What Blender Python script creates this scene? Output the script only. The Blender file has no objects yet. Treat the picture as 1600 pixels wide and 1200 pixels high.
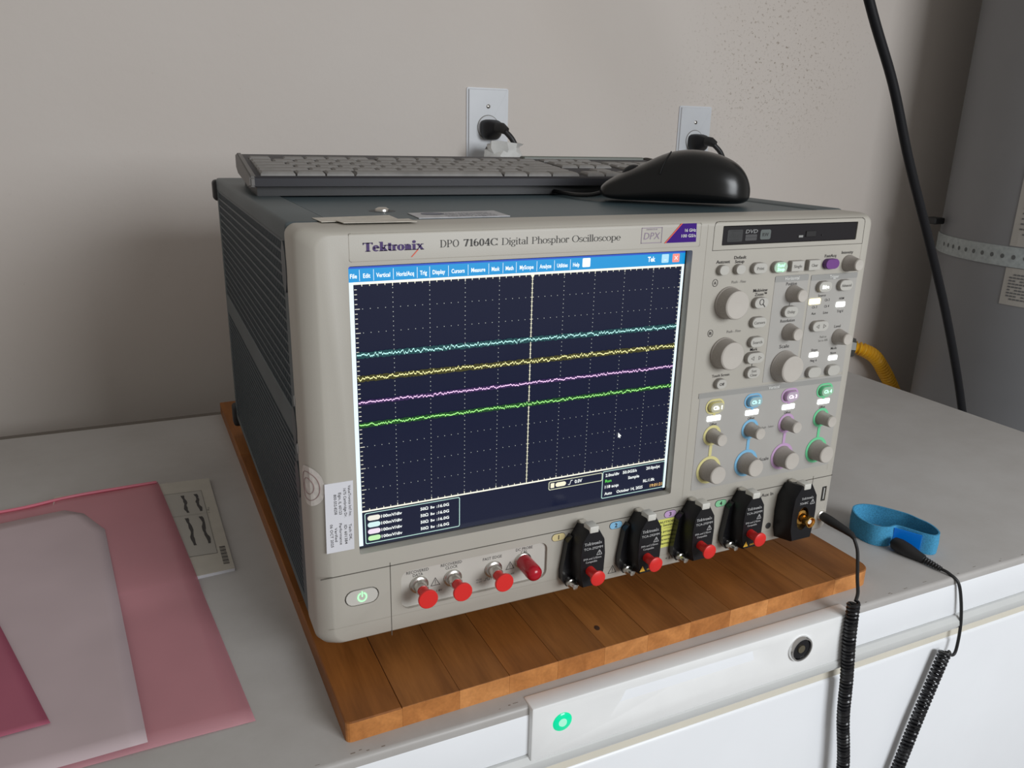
import bpy, bmesh, math, random
from mathutils import Vector, Matrix

# ------------------------------------------------------------------ camera, light, exposure
S = bpy.context.scene
C = S.collection
mm = .001
cam_d = bpy.data.cameras.new('camera')
cam_d.sensor_fit = 'HORIZONTAL'; cam_d.sensor_width = 36; cam_d.lens = 1237.03 * 36 / 1600
cam_d.clip_start = .02
cam = bpy.data.objects.new('camera', cam_d); C.objects.link(cam)
_R = Vector((.90868, -.41688, .02244)); _U = Vector((.10706, .28464, .95264)); _F = Vector((.40353, .86324, -.30327))
cam.matrix_world = Matrix(((_R.x, _U.x, -_F.x, -.07661), (_R.y, _U.y, -_F.y, -.45541), (_R.z, _U.z, -_F.z, .33516), (0, 0, 0, 1)))
S.camera = cam

w = bpy.data.worlds.new('room_light'); S.world = w; w.use_nodes = True
w.node_tree.nodes['Background'].inputs[0].default_value = (1.0, .955, .90, 1)
w.node_tree.nodes['Background'].inputs[1].default_value = .34


def area(name, loc, target, sx, sy, power, col):
    l = bpy.data.lights.new(name, 'AREA'); l.shape = 'RECTANGLE'; l.size = sx; l.size_y = sy; l.energy = power; l.color = col
    o = bpy.data.objects.new(name, l); C.objects.link(o); o.location = loc
    o.rotation_euler = (Vector(target) - Vector(loc)).to_track_quat('-Z', 'Y').to_euler()
    return o


# daylight coming through the open garage door, low and from the right behind the camera
area('garage_door_daylight', (.90, -2.0, .76), (.40, .1, .05), 1.0, .8, 40, (.93, .965, 1.0))
S.view_settings.view_transform = 'Standard'; S.view_settings.look = 'None'
S.view_settings.exposure = -.12; S.view_settings.gamma = 1; S.view_settings.use_curve_mapping = False
random.seed(7)

# ------------------------------------------------------------------ materials
M = {}


def mat(name, col, rough=.5, metal=0, noise=0, nscale=40, bump=0, bscale=200, emit=None, es=0, spec=.5, coat=0, stretch=None, coords='Object'):
    if name in M: return M[name]
    m = bpy.data.materials.new(name); m.use_nodes = True
    t = m.node_tree; b = t.nodes['Principled BSDF']
    b.inputs['Base Color'].default_value = (*col, 1); b.inputs['Roughness'].default_value = rough
    b.inputs['Metallic'].default_value = metal; b.inputs['Specular IOR Level'].default_value = spec
    b.inputs['Coat Weight'].default_value = coat
    tc = t.nodes.new('ShaderNodeTexCoord'); out = tc.outputs[coords]
    if stretch:
        mp = t.nodes.new('ShaderNodeMapping'); mp.inputs['Scale'].default_value = stretch
        t.links.new(out, mp.inputs[0]); out = mp.outputs[0]
    n = t.nodes.new('ShaderNodeTexNoise'); n.inputs['Scale'].default_value = nscale; n.inputs['Detail'].default_value = 4
    t.links.new(out, n.inputs['Vector'])
    r = t.nodes.new('ShaderNodeValToRGB'); r.color_ramp.elements[0].position = .3; r.color_ramp.elements[1].position = .7
    a = max(noise, .02)
    r.color_ramp.elements[0].color = (*[c * (1 - a) for c in col], 1)
    r.color_ramp.elements[1].color = (*[min(1, c * (1 + a)) for c in col], 1)
    t.links.new(n.outputs['Fac'], r.inputs[0]); t.links.new(r.outputs[0], b.inputs['Base Color'])
    if bump:
        n2 = t.nodes.new('ShaderNodeTexNoise'); n2.inputs['Scale'].default_value = bscale; n2.inputs['Detail'].default_value = 3
        t.links.new(out, n2.inputs['Vector'])
        bp = t.nodes.new('ShaderNodeBump'); bp.inputs['Strength'].default_value = bump; bp.inputs['Distance'].default_value = .001
        t.links.new(n2.outputs['Fac'], bp.inputs['Height']); t.links.new(bp.outputs[0], b.inputs['Normal'])
    if emit:
        b.inputs['Emission Color'].default_value = (*emit, 1); b.inputs['Emission Strength'].default_value = es
    M[name] = m
    return m


beige = mat('beige_plastic', (.435, .41, .36), .45, noise=.02, nscale=30, bump=.05, bscale=1500)
beige_l = mat('light_beige_plastic', (.56, .54, .495), .5, noise=.02, nscale=60)
panel_grey = mat('panel_grey_print', (.40, .385, .36), .5)
panel_dark = mat('panel_header_print', (.31, .305, .29), .5)
knob_side = mat('knob_taupe_side', (.33, .30, .27), .5, noise=.05, nscale=900)
knob_cap = mat('knob_cap_beige', (.50, .465, .42), .45)
btn = mat('button_beige', (.49, .475, .435), .45)
btn_side_shade = mat('button_side_shade', (.30, .28, .255), .5)  # button beige darkened: shade on the sides is put into the colour
slate = mat('slate_blue_paint', (.048, .080, .094), .42, noise=.08, nscale=8, bump=.06, bscale=900)
slate_d = mat('slate_rail_paint', (.075, .094, .100), .5, noise=.1, nscale=14)
darkin = mat('dark_interior', (.010, .014, .018), .7)
groove = mat('groove_shadow_line', (.10, .09, .075), .8)
ink = mat('black_ink', (.035, .03, .03), .6)
ink_soft = mat('soft_grey_ink', (.20, .19, .175), .6)
ink_title = mat('title_grey_ink', (.055, .052, .048), .6)
ink_white = mat('white_ink', (.75, .75, .72), .6)
ink_silver = mat('silver_ink', (.50, .50, .50), .6)
ink_purple = mat('dark_purple_ink', (.045, .012, .12), .5)
badge_purple = mat('violet_badge', (.05, .012, .20), .7, spec=.15)
ink_red = mat('orange_red_ink', (.75, .09, .04), .5)
black_pl = mat('black_plastic', (.010, .010, .012), .42, noise=.1, nscale=90, spec=.3)
black_soft = mat('black_rubber', (.012, .012, .013), .5)
black_kb = mat('charcoal_keyboard', (.024, .023, .028), .45, spec=.3)
key_m = mat('grey_key', (.21, .20, .19), .55, noise=.16, nscale=60)
kb_side = mat('grey_keyboard_frame', (.13, .122, .115), .5)
mouse_m = mat('mouse_black', (.006, .006, .006), .26, bump=.02, bscale=1500, spec=.35)
red_v = mat('red_vinyl', (.70, .022, .018), .38)
red_d = mat('deep_red_vinyl', (.42, .006, .018), .22)
steel = mat('nickel', (.62, .60, .56), .28, metal=1, noise=.05)
chrome = mat('chrome', (.8, .8, .8), .08, metal=1)
gold = mat('gold_plating', (.80, .46, .12), .25, metal=1, noise=.08)
white_lab = mat('white_label', (.68, .68, .72), .55)
cream_lab = mat('cream_label', (.58, .54, .47), .6, noise=.1, nscale=200)
freezer_w = mat('freezer_white_enamel', (.87, .89, .92), .35, noise=.015, nscale=10)
freezer_p = mat('freezer_panel_white', (.85, .855, .85), .4)
trim_g = mat('freezer_lip_grey', (.60, .61, .60), .35)
gasket_m = mat('cream_gasket', (.70, .66, .56), .6)
white_pl = mat('white_outlet_plastic', (.62, .64, .67), .35)
yellow_m = mat('yellow_gas_hose', (.80, .42, .015), .45)
heater_m = mat('grey_heater_paint', (.195, .197, .205), .5, noise=.05, nscale=6, bump=.04, bscale=60)
strap_m = mat('galvanised_strap', (.33, .36, .36), .5, noise=.15, nscale=120)
strap_lab = mat('heater_label_print', (.36, .34, .31), .6)
blue_band = mat('blue_elastic_band', (.05, .30, .52), .75, noise=.25, nscale=900, bump=.5, bscale=1800)
blue_pl = mat('bright_blue_clasp', (.0, .22, .85), .35)
paper = mat('booklet_paper', (.50, .47, .41), .7, noise=.04, nscale=60)
paper_in = mat('booklet_plate', (.43, .41, .37), .7)
photo_dk = mat('leaf_print', (.05, .045, .045), .7)
led_w = mat('white_led', (.9, .9, .9), .5, emit=(.93, 1, .97), es=2.2)
led_y = mat('yellow_led', (.9, .8, .3), .5, emit=(1, .85, .38), es=3.0)
led_g = mat('green_led', (.2, .8, .4), .5, emit=(.45, 1, .55), es=1.6)
yel = mat('ring_yellow', (.66, .60, .27), .5)
blu = mat('ring_blue', (.20, .46, .68), .5)
mag = mat('ring_pink', (.52, .33, .54), .5)
grn = mat('ring_green', (.15, .60, .30), .5)
caution = mat('caution_yellow', (.72, .72, .16), .6)


def emat(name, col, s=1.0):
    if name in M: return M[name]
    m = bpy.data.materials.new(name); m.use_nodes = True; t = m.node_tree
    b = t.nodes['Principled BSDF']; b.inputs['Base Color'].default_value = (.01, .01, .01, 1); b.inputs['Roughness'].default_value = .3
    n = t.nodes.new('ShaderNodeTexNoise'); n.inputs['Scale'].default_value = 300
    mx = t.nodes.new('ShaderNodeMix'); mx.data_type = 'RGBA'
    mx.inputs[6].default_value = (*[c * .93 for c in col], 1); mx.inputs[7].default_value = (*col, 1)
    t.links.new(n.outputs[0], mx.inputs[0]); t.links.new(mx.outputs[2], b.inputs['Emission Color'])
    b.inputs['Emission Strength'].default_value = s
    M[name] = m
    return m


# ------------------------------------------------------------------ helpers
WL = {}


def thing(name, label, cat, loc=(0, 0, 0), group=None):
    o = bpy.data.objects.new(name, None); C.objects.link(o); o.location = loc; o.empty_display_size = .02
    WL[o] = Vector(loc)
    return tag(o, label, cat, group)


def tag(o, label, cat, group=None):
    o['label'] = label; o['category'] = cat
    if group: o['group'] = group
    return o


def mesh_of(bm, m, smooth=False, name='m'):
    me = bpy.data.meshes.new(name); bm.to_mesh(me); bm.free()
    me.materials.append(m)
    if smooth:
        for p in me.polygons: p.use_smooth = True
        try: me.set_sharp_from_angle(angle=math.radians(38))
        except Exception: pass
    return me


def put(name, me, parent=None, loc=(0, 0, 0), label=None, kind=None, rot=None):
    """mesh coordinates are local to loc; loc is a world position"""
    o = bpy.data.objects.new(name, me); C.objects.link(o)
    L = Vector(loc); WL[o] = L
    if parent is not None:
        o.parent = parent; o.location = L - WL[parent]
    else: o.location = L
    if rot: o.rotation_euler = rot
    if label: o['label'] = label
    if kind: o['kind'] = kind
    return o


def obj(name, bm, m, parent=None, smooth=False, label=None, kind=None, org=None):
    """bm in world coordinates; origin moved to org or to the parent's origin"""
    L = Vector(org) if org is not None else (WL[parent] if parent is not None else Vector((0, 0, 0)))
    bmesh.ops.translate(bm, verts=bm.verts, vec=-L)
    return put(name, mesh_of(bm, m, smooth, name), parent, L, label, kind)


def box(bm, x0, x1, y0, y1, z0, z1, bev=0, seg=2):
    r = bmesh.ops.create_cube(bm, size=1)
    vs = r['verts']
    for v in vs:
        v.co.x = x0 if v.co.x < 0 else x1; v.co.y = y0 if v.co.y < 0 else y1; v.co.z = z0 if v.co.z < 0 else z1
    if bev:
        es = list({e for v in vs for e in v.link_edges})
        bmesh.ops.bevel(bm, geom=es, offset=bev, segments=seg, affect='EDGES', profile=.5)
    return bm


def B(x0, x1, y0, y1, z0, z1, bev=0, seg=2): return box(bmesh.new(), x0, x1, y0, y1, z0, z1, bev, seg)


def prism(bm, pts, axis, a, b):
    """pts 2-D outline extruded along axis from a to b"""
    def P(p, t): return {'x': (t, p[0], p[1]), 'y': (p[0], t, p[1]), 'z': (p[0], p[1], t)}[axis]
    n = len(pts)
    va = [bm.verts.new(P(p, a)) for p in pts]; vb = [bm.verts.new(P(p, b)) for p in pts]
    bm.faces.new(va); bm.faces.new(vb[::-1])
    for i in range(n): bm.faces.new((va[i], vb[i], vb[(i + 1) % n], va[(i + 1) % n]))
    bmesh.ops.recalc_face_normals(bm, faces=bm.faces)
    return bm


def loft(bm, rings, cap0=True, cap1=True, closed=True):
    R = [[bm.verts.new(p) for p in r] for r in rings]
    n = len(rings[0])
    for a, b in zip(R, R[1:]):
        for i in range(n if closed else n - 1):
            bm.faces.new((a[i], a[(i + 1) % n], b[(i + 1) % n], b[i]))
    if cap0: bm.faces.new(R[0][::-1])
    if cap1: bm.faces.new(R[-1])
    bmesh.ops.recalc_face_normals(bm, faces=bm.faces)
    return bm


def ring_y(cx, cz, r, y, n=28, sx=1): return [(cx + sx * r * math.cos(2 * math.pi * i / n), y, cz + r * math.sin(2 * math.pi * i / n)) for i in range(n)]


def lathe_y(bm, cx, cz, prof, n=28, sx=1):
    """prof list of (radius, y)"""
    return loft(bm, [ring_y(cx, cz, max(r, 1e-5), y, n, sx) for r, y in prof])


def stadium(cx, cz, w, h, n=8):
    r = h / 2; k = max(w / 2 - r, 0); P = []
    for i in range(n + 1):
        a = -math.pi / 2 + math.pi * i / n; P.append((cx + k + r * math.cos(a), cz + r * math.sin(a)))
    for i in range(n + 1):
        a = math.pi / 2 + math.pi * i / n; P.append((cx - k + r * math.cos(a), cz + r * math.sin(a)))
    return P


def rrect(x0, x1, z0, z1, r, n=5):
    P = []
    for cx, cz, a0 in ((x1 - r, z0 + r, -90), (x1 - r, z1 - r, 0), (x0 + r, z1 - r, 90), (x0 + r, z0 + r, 180)):
        for i in range(n + 1):
            a = math.radians(a0 + 90 * i / n); P.append((cx + r * math.cos(a), cz + r * math.sin(a)))
    return P


def flat_y(bm, pts, y): bm.faces.new([bm.verts.new((p[0], y, p[1])) for p in pts]); return bm


def sweep(bm, pts, r, n=10, rad=None, flat=None, closed=False):
    """tube along 3-D points; rad optional per-point radius"""
    pts = [Vector(p) for p in pts]; N = len(pts); up = Vector((0, 0, 1)); rings = []; prev = None
    for i, p in enumerate(pts):
        if closed: t = (pts[(i + 1) % N] - pts[i - 1]).normalized()
        else: t = (pts[min(i + 1, N - 1)] - pts[max(i - 1, 0)]).normalized()
        if prev is None:
            a = t.cross(up)
            if a.length < 1e-3: a = t.cross(Vector((1, 0, 0)))
            a.normalize()
        else:
            a = prev - t * prev.dot(t); a.normalize()
        prev = a; b = t.cross(a); rr = rad[i] if rad else r
        rings.append([p + (a * math.cos(2 * math.pi * k / n) + b * math.sin(2 * math.pi * k / n)) * rr for k in range(n)])
    if closed:
        R = [[bm.verts.new(q) for q in g] for g in rings]
        for i in range(N):
            A, Bq = R[i], R[(i + 1) % N]
            for k in range(n): bm.faces.new((A[k], A[(k + 1) % n], Bq[(k + 1) % n], Bq[k]))
        bmesh.ops.recalc_face_normals(bm, faces=bm.faces)
        return bm
    return loft(bm, rings)


def catmull(P, k=8, closed=False):
    P = [Vector(p) for p in P]; out = []; n = len(P)
    for i in range(n if closed else n - 1):
        g = (lambda j: P[j % n]) if closed else (lambda j: P[min(max(j, 0), n - 1)])
        p0, p1, p2, p3 = g(i - 1), g(i), g(i + 1), g(i + 2)
        for j in range(k):
            t = j / k
            out.append(.5 * ((2 * p1) + (p2 - p0) * t + (2 * p0 - 5 * p1 + 4 * p2 - p3) * t * t + (3 * p1 - p0 - 3 * p2 + p3) * t ** 3))
    if not closed: out.append(P[-1])
    return out


def boolean(bm_a, bm_b_list):
    sc = bpy.context.scene
    ma = bpy.data.meshes.new('a'); bm_a.to_mesh(ma); bm_a.free(); oa = bpy.data.objects.new('a', ma); C.objects.link(oa)
    obs = []
    for bb in bm_b_list:
        mb = bpy.data.meshes.new('b'); bmesh.ops.recalc_face_normals(bb, faces=bb.faces); bb.to_mesh(mb); bb.free()
        ob = bpy.data.objects.new('b', mb); C.objects.link(ob); obs.append(ob)
        md = oa.modifiers.new('x', 'BOOLEAN'); md.object = ob; md.operation = 'DIFFERENCE'; md.solver = 'EXACT'
    dg = bpy.context.evaluated_depsgraph_get(); dg.update()
    ev = oa.evaluated_get(dg); me = ev.to_mesh(); bm = bmesh.new(); bm.from_mesh(me); ev.to_mesh_clear()
    for o in obs + [oa]: bpy.data.objects.remove(o)
    return bm


# -- sans lettering from the built-in font, laid into the plane facing -Y
_tc = {}


def text_geo(s, bold=0):
    if (s, bold) in _tc: return _tc[(s, bold)]
    cu = bpy.data.curves.new('t', 'FONT'); cu.body = s; cu.size = 1; cu.resolution_u = 2; cu.offset = bold
    o = bpy.data.objects.new('t', cu); C.objects.link(o)
    dg = bpy.context.evaluated_depsgraph_get(); dg.update()
    me = o.evaluated_get(dg).to_mesh()
    V = [(v.co.x, v.co.y) for v in me.vertices]; Fc = [tuple(p.vertices) for p in me.polygons]
    o.evaluated_get(dg).to_mesh_clear(); bpy.data.objects.remove(o)
    xs = [v[0] for v in V] or [0]
    _tc[(s, bold)] = (V, Fc, min(xs), max(xs))
    return _tc[(s, bold)]


def text(bm, s, x, z, h, width=None, align='c', y=0, bold=.012, rot=0, plane='y', shear=0):
    """cap height h; anchored at x (centre/left/right) on baseline z - h/2; everything in metres"""
    V, Fc, x0, x1 = text_geo(s, bold); ks = h / .70
    kx = (width / (x1 - x0)) if width else ks
    W = (x1 - x0) * kx; ax = {'c': -W / 2, 'l': 0, 'r': -W}[align]; c, sn = math.cos(rot), math.sin(rot)
    vs = []
    for a, b in V:
        u = (a - x0) * kx + ax + shear * b * ks; v = b * ks - h / 2
        p = (x + u * c - v * sn, z + u * sn + v * c)
        vs.append(bm.verts.new((p[0], y, p[1]) if plane == 'y' else (p[0], p[1], y)))
    for f in Fc:
        try: bm.faces.new([vs[i] for i in f])
        except ValueError: pass
    return bm


# -- serif lettering drawn from strokes: stems, hairlines, bowls
def serif_glyph(ch, St, Ha):
    q = []; U = []
    def V(x, y0, y1, w=None): w = w or St; U.append([(x, y0), (x + w, y0), (x + w, y1), (x, y1)])
    def Hh(x0, x1, y, t=None): t = t or Ha; U.append([(x0, y), (x1, y), (x1, y + t), (x0, y + t)])
    def D(x0, y0, x1, y1, w): U.append([(x0, y0), (x0 + w, y0), (x1 + w, y1), (x1, y1)])
    def Rg(cx, cy, a, b, a0=0, a1=360, tv=None, th=None):
        tv = tv or St; th = th or Ha; n = max(6, int(abs(a1 - a0) / 15))
        for i in range(n):
            p = math.radians(a0 + (a1 - a0) * i / n); r = math.radians(a0 + (a1 - a0) * (i + 1) / n)
            U.append([(cx + a * math.cos(p), cy + b * math.sin(p)), (cx + a * math.cos(r), cy + b * math.sin(r)),
                      (cx + (a - tv) * math.cos(r), cy + (b - th) * math.sin(r)), (cx + (a - tv) * math.cos(p), cy + (b - th) * math.sin(p))])
    cap, xh = .70, .48; s = .07
    def sf(x, y, w=None, l=1, r=1): w = w or St; Hh(x - s * l, x + w + s * r, y, Ha)
    def dot(x, y): Rg(x + St / 2, y, St * .62, St * .62, 0, 360, St * .61, St * .61)
    w = .5
    if ch == 'T': Hh(0, .62, cap - Ha * 1.3, Ha * 1.3); V(.31 - St / 2, 0, cap); sf(.31 - St / 2, 0); V(0, cap - .17, cap, Ha * 1.1); V(.62 - Ha * 1.1, cap - .17, cap, Ha * 1.1); w = .62
    elif ch == 'D': V(.06, 0, cap); sf(.06, 0); sf(.06, cap - Ha); Rg(.28, cap / 2, .38, cap / 2, -90, 90); w = .68
    elif ch == 'P': V(.06, 0, cap); sf(.06, 0); sf(.06, cap - Ha); Rg(.28, cap * .72, .27, cap * .28, -90, 90); Hh(.1, .29, cap * .44, Ha); w = .57
    elif ch == 'O': Rg(.34, cap / 2, .34, cap / 2 + .01); w = .68
    elif ch == 'C': Rg(.34, cap / 2, .34, cap / 2 + .01, 42, 318); V(.57, cap - .24, cap, Ha); V(.57, 0, .17, Ha); w = .62
    elif ch == '7': Hh(0, .42, cap - Ha * 1.5, Ha * 1.5); D(.1, 0, .42 - St, cap, St); V(0, cap - .15, cap, Ha); w = .42
    elif ch == '1': V(.14, 0, cap); sf(.14, 0); D(.0, cap - .12, .13, cap - .01, Ha * 1.6); w = .36
    elif ch == '6': Rg(.22, .22, .22, .23); Rg(.24, .34, .24, .37, 75, 185); w = .44
    elif ch == '0': Rg(.22, cap / 2, .22, cap / 2 + .01); w = .44
    elif ch == '4': V(.25, 0, cap); Hh(0, .44, .18, Ha * 1.2); D(0, .18, .25, cap, Ha * 1.4); sf(.25, 0); w = .46
    elif ch == 'i': V(.06, 0, xh); sf(.06, 0); Hh(0, .07, xh - Ha); dot(.06, .65); w = .06 + St + .06
    elif ch == 'l': V(.06, 0, .74); sf(.06, 0); Hh(0, .07, .74 - Ha); w = .06 + St + .06
    elif ch == 'k': V(.06, 0, .74); sf(.06, 0); Hh(0, .07, .74 - Ha); D(.06 + St, .2, .36, xh, Ha * 1.5); D(.36, 0, .16, .3, St); Hh(.28, .5, 0); Hh(.28, .48, xh - Ha); w = .5
    elif ch == 'n': V(.06, 0, xh); sf(.06, 0); Hh(0, .07, xh - Ha); Rg(.25, .30, .2, .19, 0, 130); V(.45 - St, 0, .31); sf(.45 - St, 0); w = .51
    elif ch == 'h': V(.06, 0, .74); sf(.06, 0); Hh(0, .07, .74 - Ha); Rg(.25, .30, .2, .19, 0, 130); V(.45 - St, 0, .31); sf(.45 - St, 0); w = .51
    elif ch == 'r': V(.06, 0, xh); sf(.06, 0); Hh(0, .07, xh - Ha); Rg(.27, .32, .15, .17, 60, 150); Rg(.32, xh - .06, .06, .06, 0, 360, .055, .055); w = .38
    elif ch == 'o': Rg(.24, xh / 2, .24, xh / 2 + .01); w = .48
    elif ch == 'c': Rg(.22, xh / 2, .22, xh / 2 + .01, 45, 320); Rg(.36, xh - .12, .05, .05, 0, 360, .045, .045); w = .41
    elif ch == 'e': Rg(.22, xh / 2, .22, xh / 2 + .01, 0, 320); Hh(.06, .42, xh / 2 - .01, Ha * 1.1); w = .44
    elif ch == 't': V(.1, .05, .62); Hh(0, .3, xh - Ha, Ha * 1.1); Rg(.25, .13, .15, .14, 180, 310); w = .34
    elif ch == 'p': V(.06, -.2, xh); sf(.06, -.2); Hh(0, .07, xh - Ha); Rg(.27, xh / 2, .22, xh / 2 + .01, -140, 140); w = .51
    elif ch == 'g': Rg(.2, .32, .19, .17); Rg(.21, -.08, .21, .13); Hh(.34, .46, xh - Ha * 1.4, Ha * 1.2); D(.08, .0, .1, .18, Ha * 1.3); w = .45
    elif ch == 'a': V(.31 - St * .2, 0, .34); Rg(.2, .33, .19, .16, 0, 160); Rg(.19, .14, .18, .15, 40, 330); Hh(.3, .46, 0, Ha); w = .45
    elif ch == 's': Rg(.17, xh * .74, .16, xh * .27, 20, 270, St * .8, Ha * 1.2); Rg(.17, xh * .27, .17, xh * .28, -160, 90, St * .8, Ha * 1.2); w = .35
    elif ch == 'x': D(.36 - St * .2, 0, .04, xh, St); D(.04, 0, .36, xh, Ha * 1.3); Hh(0, .16, 0); Hh(.3, .52, 0); Hh(0, .2, xh - Ha); Hh(.31, .49, xh - Ha); w = .5
    elif ch == ' ': w = .26
    return U, w


def serif(bm, s, x0, x1, z, h, y, St=.1, Ha=.04, gap=.05):
    tot = 0; L = []
    for ch in s:
        U, wd = serif_glyph(ch, St, Ha); L.append((U, tot)); tot += wd + gap
    tot -= gap; kx = (x1 - x0) / tot; kz = h / .70
    for U, o in L:
        for q in U:
            flat_y(bm, [(x0 + (p[0] + o) * kx, z + p[1] * kz) for p in q], y)
    return bm


# ------------------------------------------------------------------ levels (origin: lower front left corner of the instrument)
ZB = -.016            # top of the wooden board
ZT = -.0309           # top of the freezer
ZF = -.89             # floor
YW = .735             # back wall

# ------------------------------------------------------------------ setting
def wall_mat():
    m = bpy.data.materials.new('painted_stucco'); m.use_nodes = True; t = m.node_tree; b = t.nodes['Principled BSDF']
    b.inputs['Roughness'].default_value = .8
    tc = t.nodes.new('ShaderNodeTexCoord')
    n1 = t.nodes.new('ShaderNodeTexNoise'); n1.inputs['Scale'].default_value = 1.3; n1.inputs['Detail'].default_value = 6
    r1 = t.nodes.new('ShaderNodeValToRGB'); r1.color_ramp.elements[0].position = .3; r1.color_ramp.elements[1].position = .7
    r1.color_ramp.elements[0].color = (.575, .515, .465, 1); r1.color_ramp.elements[1].color = (.63, .585, .545, 1)
    t.links.new(tc.outputs['Object'], n1.inputs[0]); t.links.new(n1.outputs[0], r1.inputs[0])
    # scuffed speckle in one patch right of the outlets, a faint one low on the left
    def spots(cx, cz, rad, sx, amount, scale, lo):
        mp = t.nodes.new('ShaderNodeMapping'); mp.inputs['Location'].default_value = (-cx / sx / rad, 0, -cz / rad); mp.inputs['Scale'].default_value = (1 / rad / sx, 0, 1 / rad)
        g = t.nodes.new('ShaderNodeTexGradient'); g.gradient_type = 'SPHERICAL'
        t.links.new(tc.outputs['Object'], mp.inputs[0]); t.links.new(mp.outputs[0], g.inputs[0])
        n = t.nodes.new('ShaderNodeTexNoise'); n.inputs['Scale'].default_value = scale; n.inputs['Detail'].default_value = 6; n.inputs['Roughness'].default_value = .65
        t.links.new(tc.outputs['Object'], n.inputs[0])
        rr = t.nodes.new('ShaderNodeValToRGB'); rr.color_ramp.elements[0].position = lo; rr.color_ramp.elements[1].position = lo + .05
        t.links.new(n.outputs[0], rr.inputs[0])
        mu = t.nodes.new('ShaderNodeMath'); mu.operation = 'MULTIPLY'; t.links.new(rr.outputs[0], mu.inputs[0]); t.links.new(g.outputs[0], mu.inputs[1])
        m2 = t.nodes.new('ShaderNodeMath'); m2.operation = 'MULTIPLY'; m2.use_clamp = True; m2.inputs[1].default_value = amount; t.links.new(mu.outputs[0], m2.inputs[0])
        return m2.outputs[0]
    cur = r1.outputs[0]
    for args in ((1.00, .47, .19, 1.3, 1.1, 170, .58), (.93, .38, .14, 2.2, .6, 200, .59), (0, .15, .5, 1.3, .6, 150, .70), (.3, .3, 1.4, 1.5, .6, 170, .745)):
        o = spots(*args); mx = t.nodes.new('ShaderNodeMix'); mx.data_type = 'RGBA'; mx.inputs[7].default_value = (.27, .22, .17, 1)
        t.links.new(o, mx.inputs[0]); t.links.new(cur, mx.inputs[6]); cur = mx.outputs[2]
    t.links.new(cur, b.inputs['Base Color'])
    n2 = t.nodes.new('ShaderNodeTexNoise'); n2.inputs['Scale'].default_value = 60; n2.inputs['Detail'].default_value = 6
    t.links.new(tc.outputs['Object'], n2.inputs[0])
    bp = t.nodes.new('ShaderNodeBump'); bp.inputs['Strength'].default_value = .25; bp.inputs['Distance'].default_value = .002
    t.links.new(n2.outputs[0], bp.inputs['Height']); t.links.new(bp.outputs[0], b.inputs['Normal'])
    return m


stucco = wall_mat()
concrete = mat('concrete_floor', (.30, .29, .28), .8, noise=.15, nscale=5, bump=.2, bscale=60)
obj('floor', B(-1.6, 3.6, -3.6, YW + .1, ZF - .05, ZF), concrete, kind='structure')
obj('wall_back', B(-1.6, 3.6, YW, YW + .1, ZF, 1.55), stucco, kind='structure')

# ------------------------------------------------------------------ chest freezer
def top_mat():
    m = bpy.data.materials.new('scuffed_freezer_top'); m.use_nodes = True; t = m.node_tree; b = t.nodes['Principled BSDF']
    b.inputs['Roughness'].default_value = .42
    tc = t.nodes.new('ShaderNodeTexCoord')
    n1 = t.nodes.new('ShaderNodeTexNoise'); n1.inputs['Scale'].default_value = 5; n1.inputs['Detail'].default_value = 7; n1.inputs['Roughness'].default_value = .7
    r = t.nodes.new('ShaderNodeValToRGB'); r.color_ramp.elements[0].position = .32; r.color_ramp.elements[1].position = .62
    r.color_ramp.elements[0].color = (.40, .38, .36, 1); r.color_ramp.elements[1].color = (.47, .455, .44, 1)
    t.links.new(tc.outputs['Object'], n1.inputs[0]); t.links.new(n1.outputs[0], r.inputs[0])
    mp = t.nodes.new('ShaderNodeMapping'); mp.inputs['Scale'].default_value = (20, 60, 1)
    n2 = t.nodes.new('ShaderNodeTexNoise'); n2.inputs['Scale'].default_value = 1.2; n2.inputs['Detail'].default_value = 5
    t.links.new(tc.outputs['Object'], mp.inputs[0]); t.links.new(mp.outputs[0], n2.inputs[0])
    r2 = t.nodes.new('ShaderNodeValToRGB'); r2.color_ramp.elements[0].position = .72; r2.color_ramp.elements[1].position = .80
    t.links.new(n2.outputs[0], r2.inputs[0])
    mx = t.nodes.new('ShaderNodeMix'); mx.data_type = 'RGBA'; mx.inputs[7].default_value = (.22, .19, .17, 1)
    t.links.new(r2.outputs[0], mx.inputs[0]); t.links.new(r.outputs[0], mx.inputs[6]); t.links.new(mx.outputs[2], b.inputs['Base Color'])
    return m


YF = -.0646; FX0, FX1, FY1 = -.42, .965, .605
fz = thing('chest_freezer', 'white chest freezer with grey scuffed lid under the oscilloscope', 'freezer', (.27, .27, ZF))
obj('lid_top', B(FX0, FX1, YF + .0005, FY1, ZT - .012, ZT, .003, 3), top_mat(), fz, True)
obj('lid_skirt', B(FX0 + .0005, FX1 - .0005, YF, FY1 - .001, ZT - .040, ZT - .006, .002), freezer_w, fz, True)
lip = bmesh.new()
prof = [(YF + .004, ZT - .0395), (YF - .0015, ZT - .040), (YF - .005, ZT - .0435), (YF - .0055, ZT - .048), (YF - .003, ZT - .0525), (YF + .004, ZT - .0545)]
prism(lip, prof, 'x', FX0, FX1)
obj('lid_lip', lip, trim_g, fz, True)
obj('gasket', B(FX0 + .004, FX1 - .004, YF + .003, FY1 - .004, ZT - .0655, ZT - .0535), gasket_m, fz)
obj('cabinet', B(FX0 + .002, FX1 - .002, YF + .002, FY1 - .002, ZF + .03, ZT - .0650, .004, 3), freezer_w, fz, True)
obj('rear_gap_shade', B(FX0 + .01, FX1 - .01, FY1 - .002, FY1 + .026, ZT - .060, ZT - .006), mat('gap_shade_taupe', (.16, .14, .12), .8), fz)  # dark box added for the shadow in the gap between freezer and wall
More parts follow.
